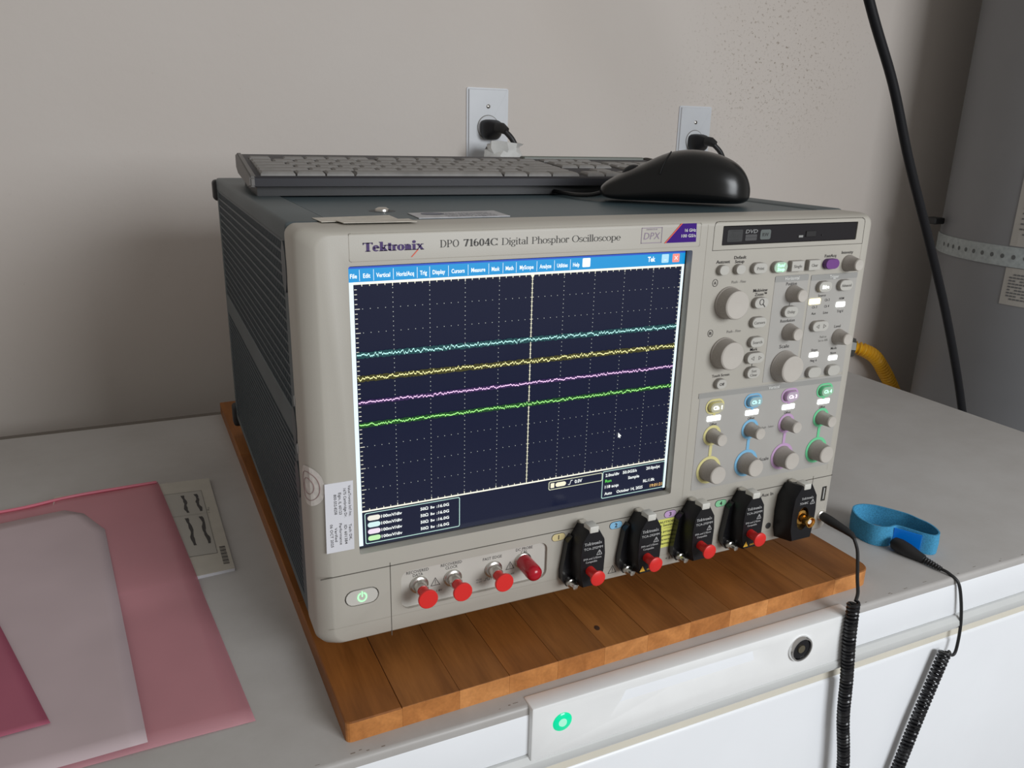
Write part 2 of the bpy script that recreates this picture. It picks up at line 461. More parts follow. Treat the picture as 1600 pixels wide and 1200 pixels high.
obj('plinth', B(FX0 + .03, FX1 - .03, YF + .04, FY1 - .03, ZF, ZF + .032), black_soft, fz)
# dirt line along the front upper edge
dl = bmesh.new()
for _ in range(80):
    x = random.uniform(-.3, .95); L = random.uniform(.0008, .0045)
    box(dl, x, x + L, (yy_ := YF + .0030 + random.uniform(0, .004)), yy_ + random.uniform(.0003, .0009), ZT - .0004, ZT + .00005)
obj('edge_scuff', dl, mat('dirt_brown', (.23, .2, .17), .9), fz, kind='stuff')
# control panel with finger scoop
pan = B(.1247, .4153, YF - .0045, YF + .010, -.0735, -.0300, .0015, 2)
cut = bmesh.new()
yq = YF - .0046
q = [(.180, yq - .001, -.0620), (.3400, yq - .001, -.0625), (.332, yq - .001, -.0372), (.193, yq - .001, -.0368), (.212, YF + .005, -.0400), (.300, YF + .005, -.0400)]
vs = [cut.verts.new(p) for p in q]
for f in ((0, 1, 2, 3), (3, 2, 5, 4), (0, 3, 4), (1, 5, 2), (0, 4, 5, 1)): cut.faces.new([vs[i] for i in f])
holes = [lathe_y(bmesh.new(), .1479, -.0473, [(.0074, yq - .002), (.0074, YF + .004)]), lathe_y(bmesh.new(), .3604, -.0483, [(.0112, yq - .002), (.0112, YF + .004)])]
obj('control_panel', boolean(pan, [cut] + holes), freezer_p, fz, True)
lamp = obj('power_lamp', lathe_y(bmesh.new(), .1479, -.0473, [(.0072, YF + .003), (.0072, YF - .0048), (.0062, YF - .0056), (.001, YF - .0062)], 24),
           mat('green_lens', (.0, .45, .22), .15, emit=(.0, .62, .30), es=.75), fz, True, label='glowing green power lamp')
obj('lamp_core', lathe_y(bmesh.new(), .1475, -.0468, [(.0032, YF - .0058), (.0026, YF - .0068), (.0005, YF - .0070)], 16), emat('green_core', (.45, 1, .75), 1.0), lamp, True)
lk = obj('lock', lathe_y(bmesh.new(), .3604, -.0483, [(.0112, YF + .003), (.0112, YF - .0065), (.0104, YF - .0076), (.0092, YF - .0076), (.0088, YF - .0050), (.0005, YF - .0050)], 32), chrome, fz, True, label='round lock with chrome ring')
obj('lock_face', lathe_y(bmesh.new(), .3604, -.0483, [(.0087, YF - .0048), (.0084, YF - .0062), (.0034, YF - .0058), (.0005, YF - .0058)], 28), black_pl, lk, True)
obj('lock_barrel', lathe_y(bmesh.new(), .3606, -.0484, [(.0036, YF - .0055), (.0034, YF - .0068), (.0004, YF - .0068)], 20), mat('worn_brass', (.33, .30, .22), .4, metal=1), lk, True)

# ------------------------------------------------------------------ wooden board of glued staves
def wood(name, a, b_, seed):
    if name in M: return M[name]
    m = bpy.data.materials.new(name); m.use_nodes = True; t = m.node_tree; b = t.nodes['Principled BSDF']
    b.inputs['Roughness'].default_value = .48; b.inputs['Specular IOR Level'].default_value = .3
    tc = t.nodes.new('ShaderNodeTexCoord'); mp = t.nodes.new('ShaderNodeMapping')
    mp.inputs['Location'].default_value = (seed * 3.1, seed * 1.7, seed); mp.inputs['Scale'].default_value = (9, 1.6, 9)
    n = t.nodes.new('ShaderNodeTexNoise'); n.inputs['Scale'].default_value = 5; n.inputs['Detail'].default_value = 7; n.inputs['Distortion'].default_value = .8
    r = t.nodes.new('ShaderNodeValToRGB'); r.color_ramp.elements[0].position = .3; r.color_ramp.elements[1].position = .72
    r.color_ramp.elements[0].color = (*a, 1); r.color_ramp.elements[1].color = (*b_, 1)
    t.links.new(tc.outputs['Object'], mp.inputs[0]); t.links.new(mp.outputs[0], n.inputs[0]); t.links.new(n.outputs[0], r.inputs[0])
    mp2 = t.nodes.new('ShaderNodeMapping'); mp2.inputs['Scale'].default_value = (120, 9, 120)
    n3 = t.nodes.new('ShaderNodeTexNoise'); n3.inputs['Scale'].default_value = 4; n3.inputs['Detail'].default_value = 3
    t.links.new(tc.outputs['Object'], mp2.inputs[0]); t.links.new(mp2.outputs[0], n3.inputs[0])
    mx = t.nodes.new('ShaderNodeMix'); mx.data_type = 'RGBA'; mx.blend_type = 'MULTIPLY'; mx.inputs[0].default_value = .35
    t.links.new(r.outputs[0], mx.inputs[6]); t.links.new(n3.outputs[0], mx.inputs[7])
    hs = t.nodes.new('ShaderNodeHueSaturation'); hs.inputs['Value'].default_value = 1.2
    t.links.new(mx.outputs[2], hs.inputs['Color']); t.links.new(hs.outputs[0], b.inputs['Base Color'])
    M[name] = m
    return m


woods = [wood('orange_oak_%s' % 'abcdef'[i], a, b_, i + 1) for i, (a, b_) in enumerate([
    ((.20, .070, .016), (.34, .128, .030)), ((.215, .078, .018), (.36, .140, .034)), ((.19, .066, .015), (.33, .122, .029)),
    ((.225, .082, .018), (.38, .150, .038)), ((.205, .070, .014), (.35, .126, .028)), ((.20, .073, .018), (.345, .134, .034))])]
edge_woods = [wood('pale_edge_oak_%s' % 'abc'[i], a, b_, i + 9) for i, (a, b_) in enumerate([((.36, .135, .035), (.58, .24, .07)), ((.40, .155, .042), (.64, .28, .09)), ((.33, .12, .03), (.54, .215, .06))])]
board = thing('wooden_board', 'orange oiled butcher-block board of glued staves under the oscilloscope', 'board', (.2, .25, ZT))
seams = [.0039, .0405, .0800, .1165, .1540, .1925, .2300, .2690, .3075, .3460, .3830, .4190, .4632]
by0, by1, byaw = -.0501, .6081, .0191
cb, sb = math.cos(byaw), math.sin(byaw)
rndw = random.Random(3)
for i in range(12):
    a, b_ = seams[i], seams[i + 1]
    cuts = [by0, by0 + rndw.uniform(.10, .30), by0 + rndw.uniform(.36, .55), by1]
    if i in (1, 5): cuts = [by0, by0 + rndw.uniform(.2, .4), by1]
    for k in range(len(cuts) - 1):
        y0, y1 = cuts[k], cuts[k + 1]; g = .00006
        rr = .006 if (i in (0, 11)) else 0
        P = [(a + g, y0 + g), (b_ - g, y0 + g), (b_ - g, y1 - g), (a + g, y1 - g)]
        if i == 11 and k == 0: P = [(a + g, y0)] + [(b_ - .012 + .012 * math.sin(t), y0 + .012 - .012 * math.cos(t)) for t in [j * math.pi / 12 for j in range(7)]] + [(b_, y1 - g), (a + g, y1 - g)]
        if i == 0 and k == 0: P = [(a + .004 - .004 * math.cos(t), y0 + .004 - .004 * math.sin(t)) for t in [j * math.pi / 8 for j in range(5)]] + [(b_ - g, y0), (b_ - g, y1 - g), (a, y1 - g)]
        P = [(cb * x - sb * y, sb * x + cb * y) for x, y in P]
        bm = prism(bmesh.new(), P, 'z', ZT, ZB + rndw.uniform(-.00012, .00005))
        top = [e for e in bm.edges if all(v.co.z > ZB - .001 for v in e.verts)]
        bmesh.ops.bevel(bm, geom=top, offset=.00022 if 0 < i < 11 else .0008, segments=1, affect='EDGES')
        so = obj('stave', bm, woods[rndw.randrange(6)], board)
        so.data.materials.append(edge_woods[(i * 2 + k) % 3])     # the sawn edge is paler than the oiled, handled top
        for p in so.data.polygons:
            if p.normal.y < -.3 and abs(p.normal.z) < .4: p.material_index = 1
kn = bmesh.new(); bmesh.ops.create_icosphere(kn, subdivisions=2, radius=1)
for v in kn.verts: v.co = Vector((v.co.x * .0022 + .2000, v.co.y * .0030 - .0235 + v.co.x * .0006, ZB + v.co.z * .00025))
obj('knot', kn, mat('dark_knot', (.05, .018, .006), .7), board, label='small dark knot')

# ------------------------------------------------------------------ oscilloscope
SW, SH, SD = .451, .2806, .473
osc = thing('oscilloscope', 'large beige digital oscilloscope with four coloured noise traces, standing on the wooden board', 'oscilloscope', (.2255, .22, ZB))


def rr4(x0, x1, z0, z1, y, rtl, rtr, rbr, rbl, n=6):
    P = []
    for cx, cz, r, a0 in ((x1, z0, rbr, -90), (x1, z1, rtr, 0), (x0, z1, rtl, 90), (x0, z0, rbl, 180)):
        sx = -1 if cx == x1 else 1; sz = -1 if cz == z1 else 1
        for i in range(n + 1):
            a = math.radians(a0 + 90 * i / n); P.append((cx + sx * r + r * math.cos(a), y, cz + sz * r + r * math.sin(a)))
    return P


r6 = []
for (yy, dl_, dr_, dt, db) in ((.034, 0, 0, 0, .001), (.0125, 0, 0, 0, .001), (.0070, .0022, .0012, .0006, .0015), (.0025, .0075, .0035, .0020, .0028), (.0006, .0100, .0058, .0032, .0042), (0, .0116, .0070, .0044, .0052)):
    r6.append(rr4(dl_, SW - dr_, .0025 + db, SH - dt, yy, .007 + dl_ * .2, .007, .006, .009))
bez = loft(bmesh.new(), r6)
cutters = []
SY = .0080
sc_cut = prism(bmesh.new(), rrect(.0296, .2745, .0702, .2586, .0012, 2), 'y', -.01, SY)
cutters.append(sc_cut)
cutters.append(prism(bmesh.new(), rrect(.0570, .1680, .0215, .0508, .006, 5), 'y', -.01, .0024))
cutters.append(prism(bmesh.new(), rrect(.2995, .4305, .2609, .2748, .0006, 2), 'y', -.01, .0026))
cutters.append(prism(bmesh.new(), stadium(.0300, .0388, .0232, .0124), 'y', -.01, .0020))
cutters.append(prism(bmesh.new(), rrect(.4360, .4412, .0338, .0478, .0004, 2), 'y', -.01, .0022))
bezel = obj('front_bezel', boolean(bez, cutters), beige, osc, True, label='beige front bezel')
# step above the connector strip and skirt crease
for nm, bmx in (('seam', B(.0035, .4455, -.00012, .0003, .0571, .0578)), ('seam', B(.0494, .0499, -.00012, .0003, .0035, .0600)),
                ('seam', B(.4232, .4237, -.00012, .0003, .0060, .0600))):
    obj(nm, bmx, groove, osc)


def line_y(bm, pts, wd, y, closed=False):
    n = len(pts)
    for i in range(n if closed else n - 1):
        a = Vector(pts[i]); b = Vector(pts[(i + 1) % n]); d = b - a
        if d.length < 1e-7: continue
        d.normalize(); k = Vector((-d.y, d.x)) * wd / 2; a = a - d * wd / 2; b = b + d * wd / 2
        flat_y(bm, [a - k, b - k, b + k, a + k], y)
    return bm


faint = mat('faint_bezel_line', (.36, .33, .28), .7)
bm = bmesh.new()
line_y(bm, rrect(.0305, .2800, .2612, .2775, .001, 2), .0003, -.0001, True)
line_y(bm, [(.0085, .0185), (.0490, .0185)], .0004, -.0001); line_y(bm, [(.0500, .0185), (.4440, .0160)], .0003, -.0001)
line_y(bm, [(.4380, .0640), (.4380, .2570)], .0003, -.0001); line_y(bm, [(.2860, .0640), (.2860, .2760)], .0003, -.0001)
obj('relief_line', bm, faint, osc)
bm = bmesh.new(); line_y(bm, [(.2917, .2576)] + [(.2917, .2740)] + [(.2922, .2763), (.2935, .2776), (.2955, .2780), (.4345, .2778), (.4368, .2765), (.4376, .2745), (.4380, .2576)], .0004, -.0001, True)
obj('drive_outline', bm, groove, osc)
# skirt ridge in front of the lower strip
# body shell
bd = bmesh.new()
box(bd, .0065, SW - .0015, .034, SD, .0085, SH - .0012, .002)
obj('body_shell', bd, darkin, osc)
tp = bmesh.new(); box(tp, .030, SW - .030, .0345, SD - .004, SH - .0016, SH - .0004)
obj('top_panel', tp, slate, osc, label='slate-blue sheet metal top')
for x0, x1 in ((.0006, .030), (SW - .030, SW - .0006)):
    obj('top_rail', B(x0, x1, .0345, SD, SH - .0135, SH + .0006, .003, 3), slate_d, osc, True)
# left side: frame and two perforated grilles
for (y0, y1, z0, z1) in ((.034, .052, .009, SH - .010), (SD - .012, SD, .009, SH - .010), (.050, SD - .010, .137, .157), (.050, SD - .010, .009, .0155), ):
    obj('side_frame', B(.0008, .0060, y0, y1, z0, z1, .0008, 1), slate_d, osc)
gr_m = mat('grille_bar_paint', (.040, .058, .070), .45)
def grille(z0, z1, nz, ny):
    bm = bmesh.new(); ya, yb = .051, SD - .011
    for i in range(nz + 1):
        z = z0 + (z1 - z0) * i / nz; box(bm, .0012, .0030, ya, yb, z - .0009, z + .0009)
    for i in range(ny + 1):
        y = ya + (yb - ya) * i / ny; box(bm, .0016, .0030, y - .0007, y + .0007, z0, z1)
    return bm
obj('upper_grille', grille(.157, .268, 15, 110), gr_m, osc, kind='stuff')
obj('lower_grille', grille(.0155, .137, 24, 130), gr_m, osc, kind='stuff')
obj('right_side_panel', B(SW - .006, SW - .0008, .034, SD, .009, SH - .010, .001), slate, osc)
# oval catches on the front pillar and white screw heads
for zc, hh in ((.2535, .032), (.1500, .026), (.1120, .026)):
    P = [( .0405 + .0075 * math.cos(a), zc + hh / 2 * math.sin(a)) for a in [i * math.pi / 10 for i in range(20)]]
    obj('side_catch', prism(bmesh.new(), P, 'x', -.0006, .002), mat('catch_blue_grey', (.055, .065, .075), .35), osc, True)
for zc in (.1690, .1362):
    P = [(.0215 + .0030 * math.cos(a), zc + .0036 * math.sin(a)) for a in [i * math.pi / 8 for i in range(16)]]
    P = [(p[0] + .0130, p[1]) for p in P]
    obj('screw_cap', prism(bmesh.new(), P, 'x', -.0003, .002), mat('cap_grey_white', (.35, .36, .36), .5), osc, True)
for zc, r in ((.268, .011), (.010, .013)):
    obj('rear_bumper', B(-.003, .014, SD - .004, SD + .014, zc - r, zc + r, .004, 3), black_soft, osc, True)
    obj('rear_bumper', B(SW - .014, SW + .003, SD - .004, SD + .014, zc - r, zc + r, .004, 3), black_soft, osc, True)
for x in (.045, SW - .045):
    for y in (.055, SD - .05):
        obj('foot', lathe_y(bmesh.new(), 0, 0, [(.012, 0), (.0135, .002), (.0135, .0250)], 20), black_soft, osc, True, org=(0, 0, 0)).matrix_local = Matrix.Translation(Vector((x, y, ZB)) - WL[osc]) @ Matrix.Rotation(math.pi / 2, 4, 'X')
# top screw
obj('top_screw', loft(bmesh.new(), [[(.0777 + r * math.cos(a), .0965 + r * math.sin(a), z) for a in [i * math.pi / 8 for i in range(16)]] for r, z in ((.0052, SH - .0004), (.0050, SH + .0010), (.003, SH + .0022), (.0008, SH + .0024))]), steel, osc, True)
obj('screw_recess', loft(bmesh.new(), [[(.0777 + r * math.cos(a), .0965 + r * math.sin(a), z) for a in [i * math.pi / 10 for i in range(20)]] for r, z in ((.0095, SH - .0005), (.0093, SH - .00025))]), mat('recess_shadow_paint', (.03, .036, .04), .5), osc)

# ---- display
scr = thing  # (kept name free)
screen = obj('screen', B(.0298, .2743, SY - .0006, SY + .001, .0704, .2584), None or mat('lcd_glass', (.012, .014, .03), .16, emit=(.0015, .003, .014), es=1.0, spec=.4), osc, org=(.15, SY, .16), label='dark navy display')
YS = SY - .0009
obj('screen_edge', B(.2724, .2744, YS - .0001, SY - .0003, .0705, .2583), mat('black_lcd_mask', (.01, .012, .02), .3), screen)
obj('screen_edge', B(.0298, .2744, YS - .0001, SY - .0003, .0704, .0712), M['black_lcd_mask'], screen)
cy_white = emat('screen_white', (.95, 1, .98), 1.3); sky = emat('menu_blue', (.0, .34, .78), 1.0); warm_w = emat('screen_warm_white', (1, .98, .80), 1.3)
bm = bmesh.new(); flat_y(bm, [(.0305, .2479), (.2735, .2479), (.2735, .2560), (.0305, .2560)], YS - .0002)
mb = obj('menu_bar', bm, sky, screen)
bm = bmesh.new(); flat_y(bm, [(.0305, .2560), (.2735, .2560), (.2735, .2571), (.0305, .2571)], YS - .0002)
obj('title_bar', bm, emat('deep_menu_blue', (.02, .10, .62), 1.0), screen)
# bright window edge around the graticule
bm = bmesh.new()
for a, b_, c_, d in ((.0305, .0338, .0724, .2479), (.2712, .2734, .0728, .2479)): obj('window_edge', flat_y(bmesh.new(), [(a, c_), (b_, c_), (b_, d), (a, d)], YS - .0003), emat('window_edge_white', (.80, .93, 1), 1.25), screen)
bm = bmesh.new()
flat_y(bm, [(.0338, .2464), (.2712, .2464), (.2712, .2479), (.0338, .2479)], YS - .0003)
flat_y(bm, [(.0338, .0966), (.2712, .0966), (.2712, .0976), (.0338, .0976)], YS - .0003)
gx0, gx1, gz0, gz1 = .0342, .2710, .0976, .2464
dx, dz = (gx1 - gx0) / 10, (gz1 - gz0) / 10
def sq(x, z, a, b_): flat_y(bm, [(x - a, z - b_), (x + a, z - b_), (x + a, z + b_), (x - a, z + b_)], YS - .0003)
for i in range(1, 50):
    x = gx0 + (gx1 - gx0) * i / 50; L = .0016 if i % 5 == 0 else .0009
    sq(x, gz1 - L / 2, .00018, L / 2 + .0002); sq(x, gz0 + L / 2, .00018, L / 2 + .0002)
for i in range(1, 50):
    z = gz0 + (gz1 - gz0) * i / 50; L = .0030 if i % 5 == 0 else .0016
    sq(gx0 + L / 2, z, L / 2, .00016); sq(gx1 - L / 2 * .6, z, L / 2 * .6, .00016)
obj('graticule_frame', bm, warm_w, screen)
bm = bmesh.new()
for i in range(1, 10):
    if i == 5: continue
    for j in range(1, 50): sq(gx0 + dx * i, gz0 + (gz1 - gz0) * j / 50, .00022, .00026)
for j in range(1, 10):
    if j == 5: continue
    for i in range(1, 50): sq(gx0 + (gx1 - gx0) * i / 50, gz0 + dz * j, .00022, .00022)
obj('graticule_dot', bm, emat('dot_white', (.62, .66, .62), 1.0), screen, kind='stuff')
bm = bmesh.new(); xc = (gx0 + gx1) / 2
sq(xc, (gz0 + gz1) / 2, .00022, (gz1 - gz0) / 2)
for j in range(1, 50): sq(xc, gz0 + (gz1 - gz0) * j / 50, .0011 if j % 5 == 0 else .0007, .00016)
flat_y(bm, [(xc - .0016, gz1 + .0003), (xc, gz1 - .0026), (xc + .0016, gz1 + .0003)], YS - .0003)
obj('centre_axis', bm, emat('axis_cream', (1, .97, .72), 1.2), screen)
for nm, z, cl, halo, lab, amp in (('cyan', .2026, (.55, 1, .95), (.0, .060, .070), 'cyan noise trace', 1.0), ('yellow', .1876, (1, .98, .45), (.050, .046, .0), 'yellow noise trace', 1.0),
                                 ('magenta', .1720, (1, .66, 1), (.035, .008, .085), 'magenta noise trace', .75), ('green', .1570, (.42, 1, .28), (.0, .065, .004), 'green noise trace', .85)):
    rn = random.Random(nm); N = 460; v = 0; P = []
    for i in range(N + 1):
        v = v * .35 + rn.gauss(0, .00062) * amp; P.append((gx0 + (gx1 - gx0) * i / N, z + max(-.0021, min(.0021, v))))
    bm = bmesh.new(); prev = None
    for i, (x, zz) in enumerate(P):
        a = bm.verts.new((x, YS - .0006, zz - .00036)); b_ = bm.verts.new((x, YS - .0006, zz + .00036))
        if prev: bm.faces.new((prev[0], a, b_, prev[1]))
        prev = (a, b_)
    tr = obj('waveform', bm, emat('trace_' + nm, cl, 1.25), screen, label=lab)
    bm = bmesh.new(); prev = None; N2 = 230
    for i in range(N2 + 1):
        x = gx0 + (gx1 - gx0) * i / N2; h1, h2 = .0015 + rn.random() * .0008, .0015 + rn.random() * .0008
        a = bm.verts.new((x, YS - .00045, z - h1 * amp)); b_ = bm.verts.new((x, YS - .00045, z + h2 * amp))
        if prev: bm.faces.new((prev[0], a, b_, prev[1]))
        prev = (a, b_)
    obj('waveform_glow', bm, emat('glow_' + nm, halo, 1.0), screen)
# screen text
bm = bmesh.new(); yt = YS - .0004
for s, x, wd in (('File', 34.1, 4.2), ('Edit', 42.1, 4.4), ('Vertical', 52.2, 8.6), ('Horiz/Acq', 66.0, 11), ('Trig', 77.6, 4.5), ('Display', 87.6, 8.2), ('Cursors', 100.3, 8.8), ('Measure', 114.0, 9.6),
                 ('Mask', 126.0, 5.6), ('Math', 135.8, 5.6), ('MyScope', 148.0, 10), ('Analyze', 161.7, 8.6), ('Utilities', 174.3, 8.0), ('Help', 184.8, 5.0)):
    text(bm, s, x * mm, .2516, .0026, wd * mm, y=yt, bold=.02)
for x in (37.7, 46.3, 58.5, 73.6, 81.6, 93.9, 107.1, 121.2, 131.1, 140.5, 155.4, 168.3, 180.3): flat_y(bm, [((x - .12) * mm, .2485), ((x + .12) * mm, .2485), ((x + .12) * mm, .2552), ((x - .12) * mm, .2552)], yt)
text(bm, 'Tek', .2449, .2526, .0034, .0062, y=yt, bold=.03)
obj('menu_text', bm, cy_white, screen)
for x, m_, nm in ((.1925, cy_white, 'help_icon'), (.2563, emat('icon_blue', (.45, .80, 1), 1.1), 'minimise_icon'), (.2655, emat('icon_red', (1, .30, .25), 1.1), 'close_icon')):
    bm = bmesh.new(); flat_y(bm, rrect(x - .0030, x + .0030, .2496, .2556, .0006, 2), yt - .0001); ic = obj(nm, bm, m_, screen)
bm = bmesh.new(); flat_y(bm, [(.2552, .2513), (.2574, .2513), (.2574, .2518), (.2552, .2518)], yt - .0003)
line_y(bm, [(.2643, .2515), (.2667, .2539)], .0005, yt - .0003); line_y(bm, [(.2643, .2539), (.2667, .2515)], .0005, yt - .0003)
line_y(bm, [(.1915, .2512), (.1915, .2538), (.1935, .2525)], .0004, yt - .0003)
obj('icon_mark', bm, emat('icon_pale', (.9, .97, 1), 1.1), screen)
pale = emat('readout_frame', (.62, .92, .85), 1.0); pale_y = emat('readout_frame_warm', (.92, .95, .70), 1.0)
bm = bmesh.new(); line_y(bm, rrect(.0356, .1017, .0734, .0954, .001, 2), .0005, yt, True); obj('readout_frame', bm, pale, screen); bm = bmesh.new(); line_y(bm, rrect(.2160, .2714, .0736, .0954, .001, 2), .0005, yt, True)
obj('readout_frame', bm, pale, screen)
bm = bmesh.new(); line_y(bm, rrect(.1708, .2154, .0885, .0948, .001, 2), .0005, yt, True); obj('readout_frame', bm, pale_y, screen)
for i, (z, cl) in enumerate(((.0916, (1, .97, .85)), (.0867, (.75, 1, 1)), (.0818, (1, .85, 1)), (.0769, (.6, 1, .5)))):
    bm = bmesh.new(); flat_y(bm, stadium(.0415, z, .0086, .0036), yt); obj('channel_chip', bm, emat('chip_%d' % i, cl, 1.0), screen)
bm = bmesh.new()
for z in (.0916, .0867, .0818, .0769):
    text(bm, '100mV/div', .0535, z, .0021, .0142, y=yt, bold=.02); text(bm, '50\u03a9', .0763, z, .0021, .0055, y=yt, bold=.02); text(bm, 'Bw', .0822, z, .0019, .003, y=yt, bold=.02); text(bm, ':16.0G', .0895, z, .0021, .009, y=yt, bold=.02)
obj('readout_text', bm, cy_white, screen); bm = bmesh.new()
text(bm, '0.0V', .1952, .0917, .0026, .0062, y=yt, bold=.02)
line_y(bm, [(.1868, .0902), (.1880, .0902), (.1890, .0932), (.1902, .0932)], .0004, yt)
obj('readout_text', bm, cy_white, screen)
for s, x, z, wd, a in (('2.0ns/div', 218.4, 92.0, 12, 'l'), ('50.0GS/s', 233.5, 92.0, 12.5, 'l'), ('20.0ps/pt', 254.6, 92.0, 12.5, 'l'), ('Sample', 238.6, 86.9, 10, 'l'), ('RL:1.0k', 252.6, 81.8, 10.5, 'l'), ('118 acqs', 218.4, 82.6, 12, 'l'),
                       ('October 14, 2025', 229.0, 77.0, 23.5, 'l'), ('Auto', 218.4, 77.0, 6.6, 'l')):
    obj('readout_text', text(bmesh.new(), s, x * mm, z * mm, .0023, wd * mm, a, y=yt, bold=.02), cy_white, screen)
bm = bmesh.new(); flat_y(bm, rrect(.1722, .1752, .0898, .0936, .0003, 2), yt); flat_y(bm, stadium(.1805, .0917, .0086, .0034), yt); obj('trigger_chip', bm, emat('chip_cream', (1, .95, .72), 1.1), screen)
bm = bmesh.new(); text(bm, 'Run', .2184, .0874, .0023, .0054, 'l', y=yt, bold=.02); obj('run_text', bm, emat('run_green', (.15, .9, .12), 1), screen)
bm = bmesh.new(); text(bm, '19:01:21', .2592, .0767, .0024, .0113, 'l', y=yt, bold=.02); obj('clock_text', bm, emat('clock_orange', (1, .62, .22), 1), screen)
bm = bmesh.new(); flat_y(bm, [(.2268, .1254), (.2268, .1213), (.2277, .1220), (.2283, .1208), (.2288, .1211), (.2284, .1222), (.2296, .1224)], yt - .0004); obj('mouse_pointer', bm, cy_white, screen)

# ---- title strip
bm = serif(bmesh.new(), 'Tektronix', .0386, .0757, .2668, .0052, -.0002, St=.19, Ha=.06, gap=-.03); obj('maker_lettering', bm, ink_purple, osc)
bm = bmesh.new(); flat_y(bm, [(.0676, .2626), (.0684, .2626), (.0724, .2668), (.0716, .2668)], -.0003); obj('logo_slash', bm, ink_red, osc)
bm = serif(bmesh.new(), 'DPO', .0862, .0983, .2676, .0044, -.0002, St=.11, Ha=.04)
serif(bm, '71604C', .1014, .1240, .2676, .0044, -.0002, St=.13, Ha=.05, gap=.03)
serif(bm, 'Digital', .1270, .1452, .2676, .0043, -.0002, St=.085, Ha=.035, gap=.01); serif(bm, 'Phosphor', .1479, .1748, .2676, .0043, -.0002, St=.085, Ha=.035, gap=.01)
serif(bm, 'Oscilloscope', .1770, .2140, .2676, .0043, -.0002, St=.085, Ha=.035, gap=.01)
obj('model_lettering', bm, ink_title, osc)
bm = bmesh.new(); line_y(bm, [(.2306, .2650), (.2470, .2650), (.2470, .2752), (.2306, .2752)], .0004, -.0002, True)
text(bm, 'DPX', .2388, .2698, .0047, .0128, y=-.0002, bold=-.005, shear=.15); text(bm, 'ENHANCED BY', .2388, .2741, .0009, .009, y=-.0002, bold=0)
obj('emblem_lettering', bm, mat('mauve_ink', (.26, .20, .28), .6), osc)
bm = prism(bmesh.new(), [(.2505, .2645), (.2763, .2645), (.2756, .2774), (.2636, .2774)], 'y', .0002, -.0003)
bd_ = obj('speed_badge', bm, badge_purple, osc, label='violet speed badge')
bm = bmesh.new(); flat_y(bm, [(.2495, .2644), (.2506, .2644), (.2636, .2775), (.2624, .2775)], -.0004); obj('badge_stripe', bm, ink_red, bd_)
bm = bmesh.new(); text(bm, '16 GHz', .2752, .2728, .0021, .0094, 'r', y=-.0006); text(bm, '100 GS/s', .2754, .2690, .0021, .0122, 'r', y=-.0006); obj('badge_lettering', bm, ink_white, bd_)

# ---- disc drive
dv = obj('disc_drive', B(.2998, .4302, .0004, .0036, .2612, .2745, .0004, 1), mat('drive_black', (.014, .012, .014), .6, spec=.2), osc, org=(.365, .0, .268), label='black slim disc drive')
bm = bmesh.new(); gy = .0002
flat_y(bm, rrect(.3040, .3178, .2632, .2718, .0008, 2), gy); obj('drive_logo', bm, mat('drive_logo_grey', (.055, .055, .056), .6, spec=.2), dv)
bm = bmesh.new(); text(bm, 'DVD', .3258, .2703, .0026, .0112, y=gy, bold=.03, shear=.2); obj('drive_logo', bm, mat('drive_print_grey', (.20, .20, .20), .6), dv)
bm = bmesh.new(); flat_y(bm, rrect(.3205, .3312, .2636, .2681, .0006, 2), gy); obj('drive_logo', bm, mat('drive_logo_mid', (.085, .083, .085), .6, spec=.2), dv)
bm = bmesh.new(); flat_y(bm, rrect(.3342, .3440, .2640, .2712, .0014, 3), gy); obj('drive_logo', bm, mat('drive_logo_green', (.13, .145, .14), .6, spec=.2), dv)
bm = bmesh.new()
text(bm, 'COMPACT', .3109, .2708, .0010, .0085, y=gy - .0001, bold=0); text(bm, 'disc', .3109, .2678, .0036, .0095, y=gy - .0001, bold=.02); text(bm, 'Rewritable', .3109, .2645, .0010, .0085, y=gy - .0001, bold=0)
line_y(bm, [(.3205, .2659), (.3312, .2659)], .0003, gy - .0001); text(bm, 'RW', .3391, .2676, .0026, .006, y=gy - .0001, bold=.02)
obj('drive_lettering', bm, mat('drive_print_dark', (.03, .03, .03), .6), dv)
obj('drive_led', B(.3712, .3754, -.0002, .0006, .2644, .2660), mat('drive_led_grey', (.28, .28, .27), .5), dv)
obj('eject_button', B(.3782, .3880, -.0004, .0010, .2646, .2690, .0003, 1), mat('drive_black_b', (.012, .011, .012), .4), dv)
obj('eject_hole', lathe_y(bmesh.new(), .3948, .2655, [(.0006, .0006), (.0006, -.0001)], 10), M['drive_black_b'], dv)

# ---- control panel prints
def plate(name, pts, m, y=-.00025, parent=osc): return obj(name, prism(bmesh.new(), pts, 'y', .0001, y), m, parent)
plate('control_zone', rrect(.2935, .4380, .0690, .1500, .0010, 2), panel_grey); plate('zone_header', [(.2922, .1458), (.4380, .1440), (.4380, .1480), (.2922, .1498)], panel_dark, -.0004)
plate('control_zone', rrect(.3533, .3866, .1518, .2360, .0010, 2), panel_grey); plate('zone_header', rrect(.3533, .3866, .2313, .2360, .0008, 2), panel_dark, -.0004)
plate('control_zone', rrect(.3893, .4380, .1518, .2350, .0010, 2), panel_grey); plate('zone_header', rrect(.3893, .4380, .2306, .2350, .0008, 2), panel_dark, -.0004)
bm = bmesh.new()
for s, x, z, h, wd in (('Horizontal', 369.8, 233.8, 2.4, 14), ('Trigger', 413, 232.9, 2.4, 9.6), ('Vertical', 365.5, 147.0, 2.4, 11)): text(bm, s, x * mm, z * mm, h * mm, wd * mm, y=-.0006)
obj('header_lettering', bm, ink_white, osc)
